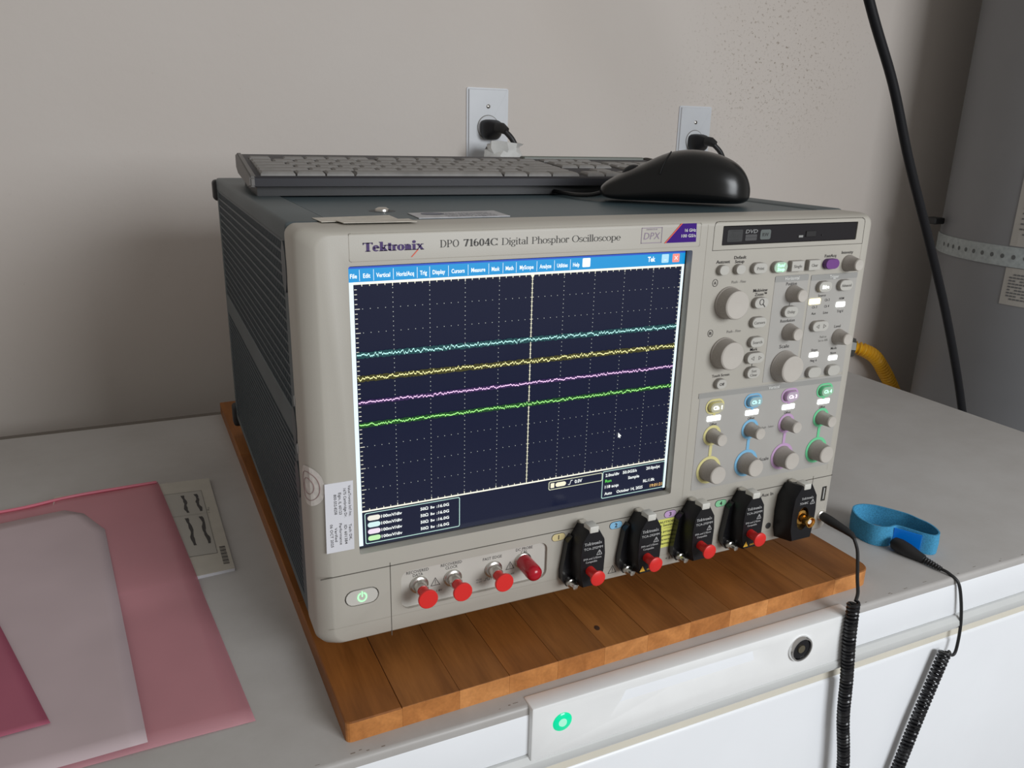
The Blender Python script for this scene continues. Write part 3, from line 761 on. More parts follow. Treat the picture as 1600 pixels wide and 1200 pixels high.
LBL = [('Autoset', 302.3, 249.3, 2.4, 12.4), ('Default', 317.6, 251.9, 2.3, 11), ('Setup', 317.4, 248.9, 2.3, 8.4), ('FastAcq', 406.2, 249.4, 2.3, 11.6), ('Intensity', 423.6, 251.4, 2.3, 12),
       ('Multiview', 340.2, 226.3, 2.4, 13.6), ('Zoom\u2122', 341.0, 223.2, 2.4, 11.2), ('Mark', 340.6, 180.3, 2.3, 7.0), ('Touch Screen', 311.1, 162.6, 2.1, 16.4),
       ('Position', 370.0, 229.6, 2.4, 10.6), ('Resolution', 370.8, 200.6, 2.4, 14.4), ('Scale', 370.8, 180.0, 2.8, 10), ('Level', 424.6, 191.9, 2.3, 6.6), ('Slope', 403.2, 174.0, 2.1, 6.8), ('Neg \u2193', 404.0, 165.2, 2.1, 7),
       ('Mode', 424.2, 173.6, 2.1, 6.4), ('Norm', 424.3, 169.6, 2.0, 6), ('Source', 403.0, 218.4, 2.0, 8), ('Ch 2', 409.3, 214.4, 2.0, 5.2), ('Ch 3', 396.8, 209.4, 2.0, 5.2), ('Ch 4', 409.6, 209.3, 2.0, 5.2),
       ('Aux', 396.8, 204.3, 2.0, 4.6), ('Line', 409.5, 204.2, 2.0, 5.0), ('ARM', 424.4, 214.7, 1.9, 5.4), ("Trig'd", 424.8, 204.3, 2.0, 6.6), ('Scale', 364.9, 85.4, 2.8, 9.6)] + [('Offset', x, 123.3, 2.1, 6.8) for x in (308.7, 346, 383.5, 421)]
bm = bmesh.new()
for s, x, z, h, wd in LBL: obj('control_lettering', text(bmesh.new(), s, x * mm, z * mm, h * mm, wd * mm, y=-.0004, bold=.006), ink, osc)
for s, x, z in (('A', 296.9, 234.1), ('B', 297.2, 196.5)):
    text(bm, s, x * mm, z * mm, .0022, .0020, y=-.0004)
    line_y(bm, [(x * mm + .0023 * math.cos(a), z * mm + .0026 * math.sin(a)) for a in [i * math.pi / 8 for i in range(16)]], .0003, -.0004, True)
line_y(bm, [(.3705, .2146), (.3705, .2125)], .0004, -.0004); line_y(bm, [(.3404, .1700), (.3404, .1665)], .0004, -.0004)
obj('control_mark', bm, ink, osc)
bm = bmesh.new()
for s, x, z, h, wd in (('Push - Fine', 318.7, 233.9, 2.0, 13), ('Push - Fine', 319.1, 196.4, 2.0, 13), ('Push to', 410.6, 184.3, 1.9, 7), ('Set to 50%', 411.0, 181.3, 1.9, 10), ('Push - Select', 364.5, 113.4, 1.8, 12)): text(bm, s, x * mm, z * mm, h * mm, wd * mm, y=-.0004, bold=0)
obj('small_lettering', bm, ink_soft, osc)


def knob(x, z, r0, r1, h, seg=30, mc=knob_cap):
    """tapered ribbed knob standing on the panel, turned cap as sub-part"""
    x *= mm; z *= mm; r0 *= mm; r1 *= mm; h *= mm; n = 60
    def rg(r, y, rib): return [(x + (r + (rib if i % 2 else 0)) * math.cos(2 * math.pi * i / n), y, z + (r + (rib if i % 2 else 0)) * math.sin(2 * math.pi * i / n)) for i in range(n)]
    bm = loft(bmesh.new(), [rg(r0, 0, 0), rg(r0, -.0012, 0), rg(r0 * .96, -.0018, -.0002), rg(r1 * 1.01, -h + .0006, -.0002), rg(r1, -h, 0)])
    k = obj('knob', bm, knob_side, osc, True, org=(x, 0, z))
    obj('knob_cap', lathe_y(bmesh.new(), x, z, [(r1 * .985, -h + .0003), (r1 * .985, -h - .0004), (r1 * .90, -h - .0011), (r1 * .3, -h - .0009), (r1 * .02, -h - .0008)], 32), mc, k, True, org=(x, -h, z))
    return k


for a in ((310.6, 218.6, 12.2, 10.7, 10.5), (311.2, 180.1, 12.2, 10.7, 10.5), (372.0, 221.8, 6.9, 4.9, 10.5), (373.1, 191.4, 6.9, 4.9, 10), (372.3, 163.6, 12.9, 10.9, 10.5), (426.0, 242.7, 6.6, 4.6, 10.5), (426.6, 183.0, 6.6, 4.7, 10)): knob(*a)


def button(x0, x1, zc, h, m=btn, txt=None, tw=None, tm=ink_soft, square=False, hh=.0040, ms=btn_side_shade, th=2.2, tb=.012):
    x0 *= mm; x1 *= mm; zc *= mm; h *= mm; cx = (x0 + x1) / 2
    P = rrect(x0, x1, zc - h / 2, zc + h / 2, .0005, 2) if square else stadium(cx, zc, x1 - x0, h)
    b_ = obj('button', prism(bmesh.new(), P, 'y', 0, -hh + .0006), ms, osc, True, org=(cx, 0, zc))
    Pi = rrect(x0 + .0003, x1 - .0003, zc - h / 2 + .0003, zc + h / 2 - .0003, .0004, 2) if square else stadium(cx, zc, x1 - x0 - .0006, h - .0006)
    obj('button_cap', prism(bmesh.new(), Pi, 'y', -hh + .0007, -hh), m, b_, org=(cx, -hh, zc))
    if txt:
        bm = bmesh.new()
        if isinstance(txt, str): text(bm, txt, cx, zc, th * mm, tw * mm, y=-hh - .0002, bold=tb)
        else:
            for s_, dz_, w_ in txt: text(bm, s_, cx, zc + dz_ * mm, th * mm, w_ * mm, y=-hh - .0002, bold=tb)
        obj('button_lettering', bm, tm, b_, org=(cx, -hh, zc))
    return b_


button(296.9, 305.8, 243.6, 7.2); button(312.0, 320.8, 243.5, 7.2)
button(327.9, 341.2, 243.5, 8.0, txt='Print', tw=6.6)
button(347.3, 360.6, 243.4, 8.3, txt=(('Run/', 1.5, 7), ('Stop', -1.5, 7)), tm=led_g, th=2.3, m=mat('lit_green_button', (.45, .62, .48), .4), tb=.03)
button(364.4, 376.8, 243.4, 8.0, txt='Single', tw=8, square=True); button(381.6, 393.2, 243.4, 8.0, txt='Clear', tw=6.2, square=True)
button(399.0, 413.0, 243.4, 7.8, m=mat('violet_button', (.17, .055, .24), .35), ms=mat('violet_button_side_shade', (.10, .03, .15), .4))  # sides in a darker violet, shade put into the colour
zb = button(332.8, 346.2, 217.2, 8.1)
bm = bmesh.new(); line_y(bm, [(.3393 + .0019 * math.cos(a), .2180 + .0022 * math.sin(a)) for a in [i * math.pi / 7 for i in range(14)]], .0004, -.0043, True); line_y(bm, [(.3406, .2164), (.3426, .2143)], .0006, -.0043)
obj('magnifier_symbol', bm, ink, zb, org=(.3393, -.004, .217))
button(332.8, 346.6, 202.2, 8.1, txt='Cursors', tw=10.4); button(333.2, 346.7, 186.8, 8.1, txt='Search', tw=9.2)
for x0, x1, zc, h in ((331.9, 348.6, 174.2, 8.6), (394.3, 411.2, 194.2, 8.3)):
    ab = button(x0, x1, zc, h); bm = bmesh.new(); cx = (x0 + x1) / 2 * mm
    line_y(bm, [(cx - .0020, zc * mm + .0014), (cx - .0020, zc * mm - .0014), (cx - .0044, zc * mm)], .0003, -.0043, True)
    line_y(bm, [(cx + .0028, zc * mm + .0014), (cx + .0028, zc * mm - .0014), (cx + .0052, zc * mm)], .0003, -.0043, True)
    obj('arrow_symbol', bm, ink_soft, ab, org=(cx, -.004, zc * mm))
button(333.5, 346.3, 162.4, 8.8, txt=(('Set', 1.6, 5), ('Clear', -1.6, 7)), th=2.1)
button(305.1, 314.8, 156.6, 7.7, txt='Off', tw=4.4, tm=ink)
button(363.0, 376.9, 208.3, 8.5, txt='Delay', tw=7.4)
button(395.2, 408.8, 225.8, 8.5, txt='Edge', tw=6.6, tm=led_w, th=2.5, tb=.03); button(416.9, 430.9, 225.8, 8.6, txt='Advanced', tw=10.2)
button(396.3, 410.5, 156.0, 8.8); button(417.5, 430.9, 155.6, 8.8)


def led(x, z, wd, h, m): return obj('indicator_light', prism(bmesh.new(), rrect((x - wd / 2) * mm, (x + wd / 2) * mm, (z - h / 2) * mm, (z + h / 2) * mm, .0008, 3), 'y', 0, -.0007), m, osc, org=(x * mm, 0, z * mm))
led(396.1, 214.0, 11.5, 4.4, led_y); led(424.1, 209.8, 9.5, 4.0, led_w); led(403, 170.0, 9.5, 3.9, led_w); led(424.4, 165.5, 9.5, 3.9, led_w)
for i, (x, rm) in enumerate(((308.5, yel), (345.9, blu), (383.5, mag), (421.4, grn))):
    # coloured guide: ring round the button, ring round offset knob, link, ring round scale knob
    sx = x if i < 3 else x - .4
    g = bmesh.new(); cx = sx * mm
    def annulus(cz, ro, ri):
        n = 36
        for k in range(n):
            a, b_ = 2 * math.pi * k / n, 2 * math.pi * (k + 1) / n
            flat_y(g, [(cx + ri * math.cos(a), cz + ri * math.sin(a)), (cx + ro * math.cos(a), cz + ro * math.sin(a)), (cx + ro * math.cos(b_), cz + ro * math.sin(b_)), (cx + ri * math.cos(b_), cz + ri * math.sin(b_))], -.0006)
    annulus(.1141, .0084, .0062); annulus(.0850, .0116, .0092)
    flat_y(g, [(cx - .0014, .0967), (cx + .0014, .0967), (cx + .0014, .1056), (cx - .0014, .1056)], -.0006)
    flat_y(g, [(cx - .0012, .1304), (cx + .0012, .1304), (cx + .0012, .1318), (cx - .0012, .1318)], -.0006)
    so, si = stadium(cx, .1380, .0178, .0122), stadium(cx, .1380, .0148, .0092)
    for k in range(len(so)): k2 = (k + 1) % len(so); flat_y(g, [si[k], so[k], so[k2], si[k2]], -.0006)
    obj('channel_guide', g, rm, osc, label=['yellow', 'blue', 'pink', 'green'][i] + ' guide line')
    em = [led_w, emat('glow_ch_blue', (.55, 1, .98), 1.6), emat('glow_ch_pink', (1, .88, 1), 1.6), led_g][i]
    button(sx - 6.6, sx + 6.6, 138.0, 8.0, txt='Ch %d' % (i + 1), tw=8.4, tm=em, th=2.8, ms=rm, m=mat('channel_cap_%d' % i, [(.50, .48, .36), (.34, .48, .50), (.50, .42, .50), (.34, .52, .38)][i], .4), tb=.035)
    led(x, 128.2, 13.0, 4.2, led_w)
    knob(sx + .2, 114.1, 5.8, 4.8, 12.0); knob(sx + .1, 84.9, 9.0, 7.4, 12.0)

# ---- lower strip
bm = bmesh.new()
for s, x, z, h, wd in (('RECOVERED', 69.4, 48.6, 2.2, 16), ('DATA', 69.6, 45.8, 2.2, 7.2), ('RECOVERED', 94.0, 48.9, 2.2, 15.6), ('CLOCK', 94.2, 46.1, 2.2, 9), ('FAST EDGE', 125.1, 46.6, 2.2, 14.6), ('DC PROBE', 150.2, 48.7, 2.2, 13.4), ('CAL', 150.3, 46.1, 2.2, 5.2)):
    text(bm, s, x * mm, z * mm - .0008, h * mm, wd * mm, y=.0021, bold=.004)
def tri(bm, x, z, s, y):
    line_y(bm, [(x - s, z - s * .85), (x + s, z - s * .85), (x, z + s * .95)], .0004, y, True); line_y(bm, [(x, z + s * .45), (x, z - s * .25)], .0004, y); line_y(bm, [(x, z - s * .5), (x, z - s * .6)], .0004, y)
tri(bm, .0821, .0366, .0032, .0021); tri(bm, .1391, .0364, .0032, .0021)
text(bm, '0 - 1.8V', .0830, .0292, .0016, .0085, y=.0021, bold=0); text(bm, '+0.3V', .1148, .0305, .0012, .0045, y=.0021, bold=0); text(bm, '-0.15V', .1148, .0284, .0012, .0045, y=.0021, bold=0)
line_y(bm, [(.1188, .0286), (.1202, .0286), (.1202, .0304), (.1216, .0304), (.1216, .0286), (.1230, .0286), (.1230, .0304), (.1244, .0304), (.1244, .0286)], .0003, .0021)
text(bm, '1 k\u03a9', .1405, .0295, .0015, .004, y=.0021, bold=0)
obj('calibration_lettering', bm, ink, osc)
obj('calibration_panel', B(.0572, .1678, .0022, .0028, .0217, .0506), mat('calibration_panel_beige', (.52, .50, .455), .5), osc)
for i, (x, z) in enumerate(((70.2, 37.3), (94.9, 36.7), (125.8, 36.6), (149.2, 38.3))):
    x *= mm; z *= mm
    cn = obj('connector', lathe_y(bmesh.new(), x, z, [(.0066, .0030), (.0066, .0010), (.0058, .0002), (.0046, .0), (.0044, -.0060), (.0040, -.0066)], 6 if False else 28), steel, osc, True, org=(x, 0, z), label='nickel coaxial connector')
    if i < 3: obj('dust_cap', lathe_y(bmesh.new(), x, z, [(.0037, -.0040), (.0036, -.0158), (.0040, -.0163), (.0068, -.0165), (.0068, -.0180), (.0064, -.0184), (.0003, -.0184)], 32), red_v, cn, True, org=(x, 0, z), label='red dust cap with a flat disc end')
    else: obj('dust_cap', lathe_y(bmesh.new(), x, z, [(.0058, .0), (.0060, -.0150), (.0056, -.0180), (.0040, -.0200), (.0018, -.0208), (.0002, -.0209)], 32), red_d, cn, True, org=(x, 0, z), label='glossy deep red rounded dust cap')
pw = obj('power_button', prism(bmesh.new(), stadium(.0300, .0388, .0216, .0108), 'y', .0020, -.0003), beige_l, osc, True, org=(.03, 0, .0388), label='oval power button with lit green symbol')
bm = bmesh.new(); c0 = (.0300, .0388)
line_y(bm, [(c0[0] + .0028 * math.cos(a), c0[1] + .0031 * math.sin(a)) for a in [math.radians(120 + 300 * i / 20) for i in range(21)]], .0010, -.0006); line_y(bm, [(c0[0], c0[1] + .0038), (c0[0], c0[1] + .0006)], .0010, -.0006)
obj('power_symbol', bm, emat('power_green', (.42, 1, .50), 1.5), pw, org=(.03, 0, .0388))
obj('power_slot', prism(bmesh.new(), stadium(.0300, .0388, .0230, .0122), 'y', .0021, .0018), groove, osc)
for i, (x, n_, m_) in enumerate(((176.8, '1', yel), (226.0, '2', blu), (275.7, '3', mag), (325.1, '4', grn))):
    x *= mm; bg = obj('channel_badge', prism(bmesh.new(), stadium(x, .0528, .0114, .0062), 'y', .0002, -.0003), ink, osc, org=(x, 0, .0528))
    bm = bmesh.new(); flat_y(bm, stadium(x, .0528, .0108, .0056), -.0004); obj('badge_fill', bm, mat('badge_fill_' + n_, [(.66, .55, .28), (.25, .52, .75), (.55, .36, .60), (.25, .60, .33)][i], .5), bg, org=(x, 0, .0528))
    bm = bmesh.new(); text(bm, n_, x, .0528, .0034, y=-.0006, bold=.02); obj('badge_number', bm, ink, bg, org=(x, 0, .0528))
bm = bmesh.new(); text(bm, 'Aux In', .3738, .0518, .0030, .0126, y=-.0002, bold=.008); tri(bm, .2254, .0148, .0035, -.0002); text(bm, '< 5 Vrms', .2815, .0132, .0022, .0125, y=-.0002, bold=.01)
obj('strip_lettering', bm, ink, osc)
cl = obj('caution_sticker', B(.2590, .2822, -.0003, .0001, .0240, .0490), caution, osc, org=(.27, 0, .036), label='yellow caution sticker')
bm = bmesh.new()
for s, z, wd in (('CAUTION', .0466, .0170), ('Static Sensitive', .0438, .0185), ('_____', .0424, .010), ('Use proper', .0384, .0170), ('handling procedures', .0348, .0200), ('to prevent', .0312, .0165), ('damage', .0278, .0130)): text(bm, s, .2806, z, .0019, wd, 'r', y=-.0005, bold=.01)
obj('caution_lettering', bm, ink, cl, org=(.27, 0, .036))
obj('ground_screw', lathe_y(bmesh.new(), .3792, .0218, [(.0028, .0), (.0028, -.0004), (.0020, -.0006), (.0002, -.0003)], 18), mat('dark_steel', (.12, .12, .12), .4, metal=.8), osc, True)
obj('ground_jack', lathe_y(bmesh.new(), .4396, .0198, [(.0048, .0), (.0048, -.0012), (.0040, -.0018)], 24), steel, osc, True)
usb = obj('usb_port', B(.4360, .4412, .0012, .0020, .0338, .0478), mat('usb_void', (.012, .012, .012), .6), osc, org=(.4386, 0, .041), label='dark vertical USB port')
obj('usb_tongue', B(.4384, .4398, .0002, .0014, .0355, .0460), mat('usb_insert', (.40, .40, .38), .5), usb, org=(.4386, 0, .041))
# stickers
def sticker_text(lines, cols, h, bm, y, flip=-math.pi / 2):
    for (s, x, z0, z1) in lines: text(bm, s, x * mm, (z0 + z1) / 2 * mm, h * mm, abs(z0 - z1) * mm, y=y, rot=flip, bold=.002)
st = obj('service_label', prism(bmesh.new(), [(.0092, .1238), (.0271, .1238), (.0262, .0755), (.0084, .0755)], 'y', .0, -.0003), white_lab, osc, org=(.018, 0, .1), label='white printed service label')
bm = bmesh.new()
sticker_text((('ValueTronics Int\'l Inc.', 24.6, 121, 99.5), ('1675 Cambridge Dr.', 21.6, 119.3, 99.2), ('Elgin, IL 60123', 18.4, 116.8, 101.7), ('800-552-8258', 15.4, 116, 102.2),
              ('Tech: DK,', 24.2, 94, 82.5), ('ID: 601384', 21.2, 93.8, 80.3), ('Performance', 18.0, 95.5, 80.4), ('Verified', 15.0, 92.9, 83.0), ('06 OCT 2025', 12.2, 95.7, 79.5)), 0, 1.7, bm, -.0005)
obj('label_lettering', bm, ink, st, org=(.018, 0, .1))
# round seal wrapping the left bezel edge
def bez_y(x):
    T = [(0, .0125), (.0022, .0070), (.0075, .0025), (.0100, .0006), (.0116, 0), (.03, 0)]
    for (a, ya), (b_, yb) in zip(T, T[1:]):
        if x <= b_: return ya + (yb - ya) * (x - a) / (b_ - a)
    return 0
def seal_pt(s_, t_):
    # arc length s measured from the side (negative: on the side face) to the front
    L0 = [(-.0003, .024)] + [(x - .0003, bez_y(x) - .0002) for x in (0, .0011, .0022, .005, .0075, .0100, .0116, .016)]
    s_ = s_ + .0115
    for (a, b_) in zip(L0, L0[1:]):
        d = math.hypot(b_[0] - a[0], b_[1] - a[1])
        if s_ <= d: k = s_ / d; return (a[0] + (b_[0] - a[0]) * k, a[1] + (b_[1] - a[1]) * k, t_)
        s_ -= d
    return (L0[-1][0], L0[-1][1], t_)
bm = bmesh.new(); n = 12; G = []
for i in range(n + 1):
    u = -1 + 2 * i / n; row = []; hh = math.sqrt(max(0, 1 - u * u)) * .0135
    for j in range(5): row.append(bm.verts.new(seal_pt(.0035 + u * .0130, .1205 + hh * (-1 + j / 2))))
    G.append(row)
for a, b_ in zip(G, G[1:]):
    for j in range(4):
        try: bm.faces.new((a[j], b_[j], b_[j + 1], a[j + 1]))
        except ValueError: pass
seal = obj('round_seal', bm, mat('seal_paper', (.60, .56, .52), .6, noise=.12, nscale=300), osc, label='round paper seal over the bezel edge')
bm = bmesh.new()
for rr_ in (.72, .40):
    P = [seal_pt(.0035 + .0130 * rr_ * math.cos(a), .1205 + .0135 * rr_ * math.sin(a)) for a in [i * math.pi / 12 for i in range(24)]]
    P = [(p[0] - .0002, p[1] - .0002, p[2]) for p in P]; sweep(bm, P, .00018, 4, closed=True)
obj('seal_print', bm, mat('seal_ink', (.28, .16, .16), .6), seal)
# stickers lying over the top front edge
def top_sticker(name, P, m, z=SH + .0012, lab=None): return obj(name, prism(bmesh.new(), P, 'z', z, z + .0002), m, osc, label=lab)
obj('top_label', prism(bmesh.new(), [(.0200, .0505), (.0710, .0560), (.0700, .0300), (.0210, .0270)], 'z', SH + .0007, SH + .0010), cream_lab, osc, label='cream paper label on the top front edge')
obj('top_label', prism(bmesh.new(), [(.0300, .0290), (.0760, .0300), (.0760, .0130), (.0315, .0150)], 'z', SH + .0011, SH + .0014), cream_lab, osc)
sk = obj('top_label', prism(bmesh.new(), [(.0894, .0750), (.1557, .0800), (.1520, .0430), (.0871, .0430)], 'z', SH - .0003, SH + .0002), mat('glossy_grey_label', (.42, .42, .44), .35, noise=.2, nscale=120), osc, label='glossy grey label on the top')
bm = bmesh.new()
for k in range(4): text(bm, ['WARRANTY VOID IF', 'SEAL IS BROKEN', 'CALIBRATION', 'DO NOT REMOVE'][k], .127, .066 - k * .0062, .003, .036, y=SH + .0004, plane='z', bold=.01)
line_y  # names kept
obj('top_lettering', bm, mat('label_blue_grey_ink', (.16, .17, .21), .6), sk)
bm = bmesh.new(); bm.faces.new([bm.verts.new((.104 + .008 * math.cos(a), .0655 + .0075 * math.sin(a), SH + .0004)) for a in [i * math.pi / 8 for i in range(16)]])
obj('top_label_emblem', bm, M['label_blue_grey_ink'], sk)

# ------------------------------------------------------------------ probe adapters plugged into the lower strip
def adapter(xc, n, label, aux=False):
    t = thing('probe_adapter', label, 'adapter', (xc, 0, .040), None if aux else 'black adapters plugged in along the front')
    hw, zb_, zt_ = (.0130, .0145, .0648) if aux else (.0104, .0185, .0665)
    F = [(-hw + .0035, zb_), (hw - .0022, zb_), (hw - .0004, zb_ + .012), (hw, zb_ + .026), (hw - .0012, zt_ - .0105), (hw - .0072, zt_ - .0005), (-hw + .0072, zt_ - .0005), (-hw + .0012, zt_ - .0105), (-hw, zb_ + .026), (-hw + .0006, zb_ + .010)]
    def rg(y, s=1, dz_=0): return [(xc + p[0] * s, y, .041 + (p[1] - .041) * s + dz_) for p in F]
    bm = loft(bmesh.new(), [rg(-.0002, 1.0, -.0045), rg(-.0080, 1.02, -.002), rg(-.0188, 1.0, 0), rg(-.0200, .965, 0)])
    if aux: bm = boolean(bm, [prism(bmesh.new(), [(xc - .0005 + .0062 * math.cos(a), .0345 + .0105 * math.sin(a)) for a in [i * math.pi / 12 for i in range(24)]], 'y', -.03, -.0150)])
    obj('adapter_body', bm, black_pl, t, True)
    lb = obj('release_button', B(xc - .0040, xc + .0034, -.0206, -.0110, zt_ - .0040, zt_ + .0012, .0008, 2), mat('release_button_white', (.62, .61, .56), .4), t, True)
    obj('latch', B(xc - .0030, xc + .0030, -.0112, -.0008, zt_ - .0060, zt_ - .0022, .0006, 1), steel, t, True)
    bm = bmesh.new(); yt = -.0203
    if not aux:
        serif(bm, 'Tektronix', xc - .0078, xc + .0068, zt_ - .0135, .0024, yt, St=.14, Ha=.055, gap=.03)
        text(bm, 'TCA-292MM', xc - .0002, zt_ - .0162, .0019, .0156, y=yt, bold=.004)
        tri(bm, xc + .0050, zt_ - .0205, .0022, yt)
        text(bm, 'SMA and 2.92mm', xc - .0006, zt_ - .0244, .0016, .0150, y=yt, bold=.004); text(bm, 'Compatible', xc - .0012, zt_ - .0270, .0016, .0095, y=yt, bold=.004)
    else:
        serif(bm, 'Tektronix', xc - .0050, xc + .0080, .0520, .0021, yt, St=.14, Ha=.055, gap=.03); text(bm, 'TCA-BNC', xc - .0018, .0488, .0019, .0090, y=yt, bold=.01); tri(bm, xc + .0074, .0490, .0024, yt)
    obj('adapter_lettering', bm, ink_silver, t)
    if not aux:
        P = [(xc - .0098, .0545), (xc - .0136, .0500), (xc - .0145, .0430), (xc - .0170, .0260), (xc - .0168, .0190), (xc - .0130, .0135), (xc - .0080, .0130), (xc - .0050, .0500)]
        obj('side_arm', prism(bmesh.new(), P, 'y', -.0003, -.0062), mat('glossy_black', (.010, .010, .012), .22), t, True)
        obj('thumb_screw', lathe_y(bmesh.new(), xc - .0110, .0180, [(.0032, -.0060), (.0036, -.0066), (.0036, -.0105), (.0027, -.0110), (.0026, -.0150), (.0020, -.0162), (.0002, -.0166)], 24), steel, t, True, label='silver thumb screw')
        x, z = xc - .0020, .0322
        obj('dust_cap', lathe_y(bmesh.new(), x, z, [(.0036, -.0195), (.0035, -.0300), (.0040, -.0305), (.0058, -.0307), (.0058, -.0320), (.0054, -.0323), (.0002, -.0323)], 32), red_v, t, True, label='red dust cap with a flat disc end')
        if n in (2, 4):
            bm = bmesh.new(); flat_y(bm, [(xc - .0078, zb_ + .0024), (xc - .0030, zb_ + .0024), (xc - .0054, zb_ + .0072)], yt - .0001); obj('warning_mark', bm, mat('amber_ink', (.80, .45, .04), .5), t)
            bm = bmesh.new(); text(bm, 'CAUTION', xc + .0022, zb_ + .0034, .0013, .0070, y=yt - .0001, bold=.01); obj('warning_lettering', bm, M['amber_ink'], t)
    else:
        x, z = xc - .0004, .0350
        obj('connector_flange', lathe_y(bmesh.new(), x, z - .0005, [(.0104, -.0150), (.0104, -.0158)], 28, .60), gold, t, True)
        obj('gold_connector', lathe_y(bmesh.new(), x, z, [(.0062, -.0158), (.0062, -.0185), (.0040, -.0190), (.0034, -.0215), (.0040, -.0222), (.0046, -.0232), (.0046, -.0290), (.0040, -.0292), (.0036, -.0286), (.0035, -.0235), (.0003, -.0235)], 32), gold, t, True, label='gold coaxial connector')
        obj('connector_insulator', lathe_y(bmesh.new(), x, z, [(.0020, -.0236), (.0020, -.0276), (.0008, -.0276), (.0002, -.0266)], 16), mat('white_insulator', (.8, .78, .74), .4), t, True)
    return t


AX = [195.0, 244.4, 293.8, 343.2]
for i, lab in enumerate(('black probe adapter with red cap, right of the yellow 1 badge', 'black probe adapter with red cap and amber mark, right of the blue 2 badge',
                         'black probe adapter with red cap, right of the yellow caution sticker', 'black probe adapter with red cap and amber mark, right of the green 4 badge')):
    adapter(AX[i] * mm, i + 1, lab)
adapter(.3970, 5, 'black adapter with bare gold connector in the auxiliary input', True)

# ------------------------------------------------------------------ keyboard
kb = bpy.data.objects.new('keyboard', None); C.objects.link(kb)
tag(kb, 'dark grey slim computer keyboard lying on top of the oscilloscope', 'keyboard')
kb.location = (.0045, .2160, SH + .0006); kb.rotation_euler = (0, 0, math.radians(-2.6)); WL[kb] = Vector((0, 0, 0))
KW, KD = .4460, .150
tilt = .078
def kz(y): return .0155 + (y) * tilt
def kprof(x): return None
# case as a side profile extruded along x
cs = prism(bmesh.new(), [(.0, .0082), (.0, .0145), (.0015, .0158), (KD - .003, kz(KD) + .001), (KD, kz(KD) - .001), (KD, kz(KD) - .012), (KD - .02, .0112), (.020, .0066)], 'x', .0035, KW - .0035)
obj('case', cs, black_kb, kb, True)
for x0, x1 in ((0, .0050), (KW - .0050, KW)):
    e = prism(bmesh.new(), [(-.001, .0078), (-.001, .0152), (.0015, .0172), (KD * .9, kz(KD) + .0025), (KD + .001, kz(KD) + .001), (KD + .002, kz(KD) - .012), (KD - .02, .0105), (.020, .0060)], 'x', x0, x1)
    bmesh.ops.bevel(e, geom=e.edges[:], offset=.0012, segments=2, affect='EDGES')
    obj('end_frame', e, kb_side, kb, True)
obj('underside_shade', B(.006, KW - .006, .010, KD - .012, .0, .0085), black_soft, kb)  # black block added as keyboard bottom and as the shadow band under the case
for x in (.03, KW - .05):
    obj('foot', B(x, x + .02, .040, .050, 0, .010), black_soft, kb); obj('foot', B(x, x + .02, KD - .03, KD - .022, 0, .014), black_soft, kb)
_kc = {}
def key_mesh(wd, dp):
    k = (round(wd, 4), round(dp, 4))
    if k not in _kc:
        a, b_ = wd / 2, dp / 2; c_, d = a - .0016, b_ - .0018
        bm = loft(bmesh.new(), [[(-a, -b_, 0), (a, -b_, 0), (a, b_, 0), (-a, b_, 0)], [(-a * .98, -b_ * .98, .0020), (a * .98, -b_ * .98, .0020), (a * .98, b_ * .98, .0020), (-a * .98, b_ * .98, .0020)], [(-c_, -d, .0034), (c_, -d, .0034), (c_, d, .0034), (-c_, d, .0034)]])
        _kc[k] = mesh_of(bm, key_m, False, 'key')
    return _kc[k]
rows = [[1.5, 1.25, 1.25, 7, 1.25, 1.25, 1.5], [2.25] + [1] * 10 + [2.75], [1.75] + [1] * 11 + [2.25], [1.5] + [1] * 12 + [1.5], [1] * 13 + [2], [1, -.5, 1, 1, 1, 1, -.35, 1, 1, 1, 1, -.35, 1, 1, 1, 1]]
U = .0190
for r_, row in enumerate(rows):
    y = .0135 + r_ * .0188 + (.004 if r_ == 5 else 0); x = .0085; d = .0172 if r_ < 5 else .0120
    tot = sum(abs(v) for v in row); k_ = 15 / tot
    for v in row:
        wv = abs(v) * U * k_
        if v > 0:
            o = bpy.data.objects.new('key', key_mesh(wv - .0012, d)); C.objects.link(o); o.parent = kb; o.location = (x + wv / 2, y, kz(y) - .0002); o.rotation_euler = (math.atan(tilt), 0, 0)
        x += wv
    # navigation cluster and number pad
    nav = {0: (0, 1, 2), 1: (1,), 3: (0, 1, 2), 4: (0, 1, 2), 5: (0, 1, 2)}.get(r_, ())
    for c_ in nav:
        o = bpy.data.objects.new('key', key_mesh(U - .0012, d)); C.objects.link(o); o.parent = kb; o.location = (.3010 + (c_ + .5) * U, y, kz(y) - .0002); o.rotation_euler = (math.atan(tilt), 0, 0)
    for c_ in range(4):
        if r_ == 5: continue
        o = bpy.data.objects.new('key', key_mesh(U - .0012, d)); C.objects.link(o); o.parent = kb; o.location = (.3630 + (c_ + .5) * U, y, kz(y) - .0002); o.rotation_euler = (math.atan(tilt), 0, 0)
obj('media_strip', B(.29, .437, .131, .143, kz(.137) - .001, kz(.137) + .0035, .001, 1), mat('media_strip_grey', (.14, .15, .13), .4), kb)

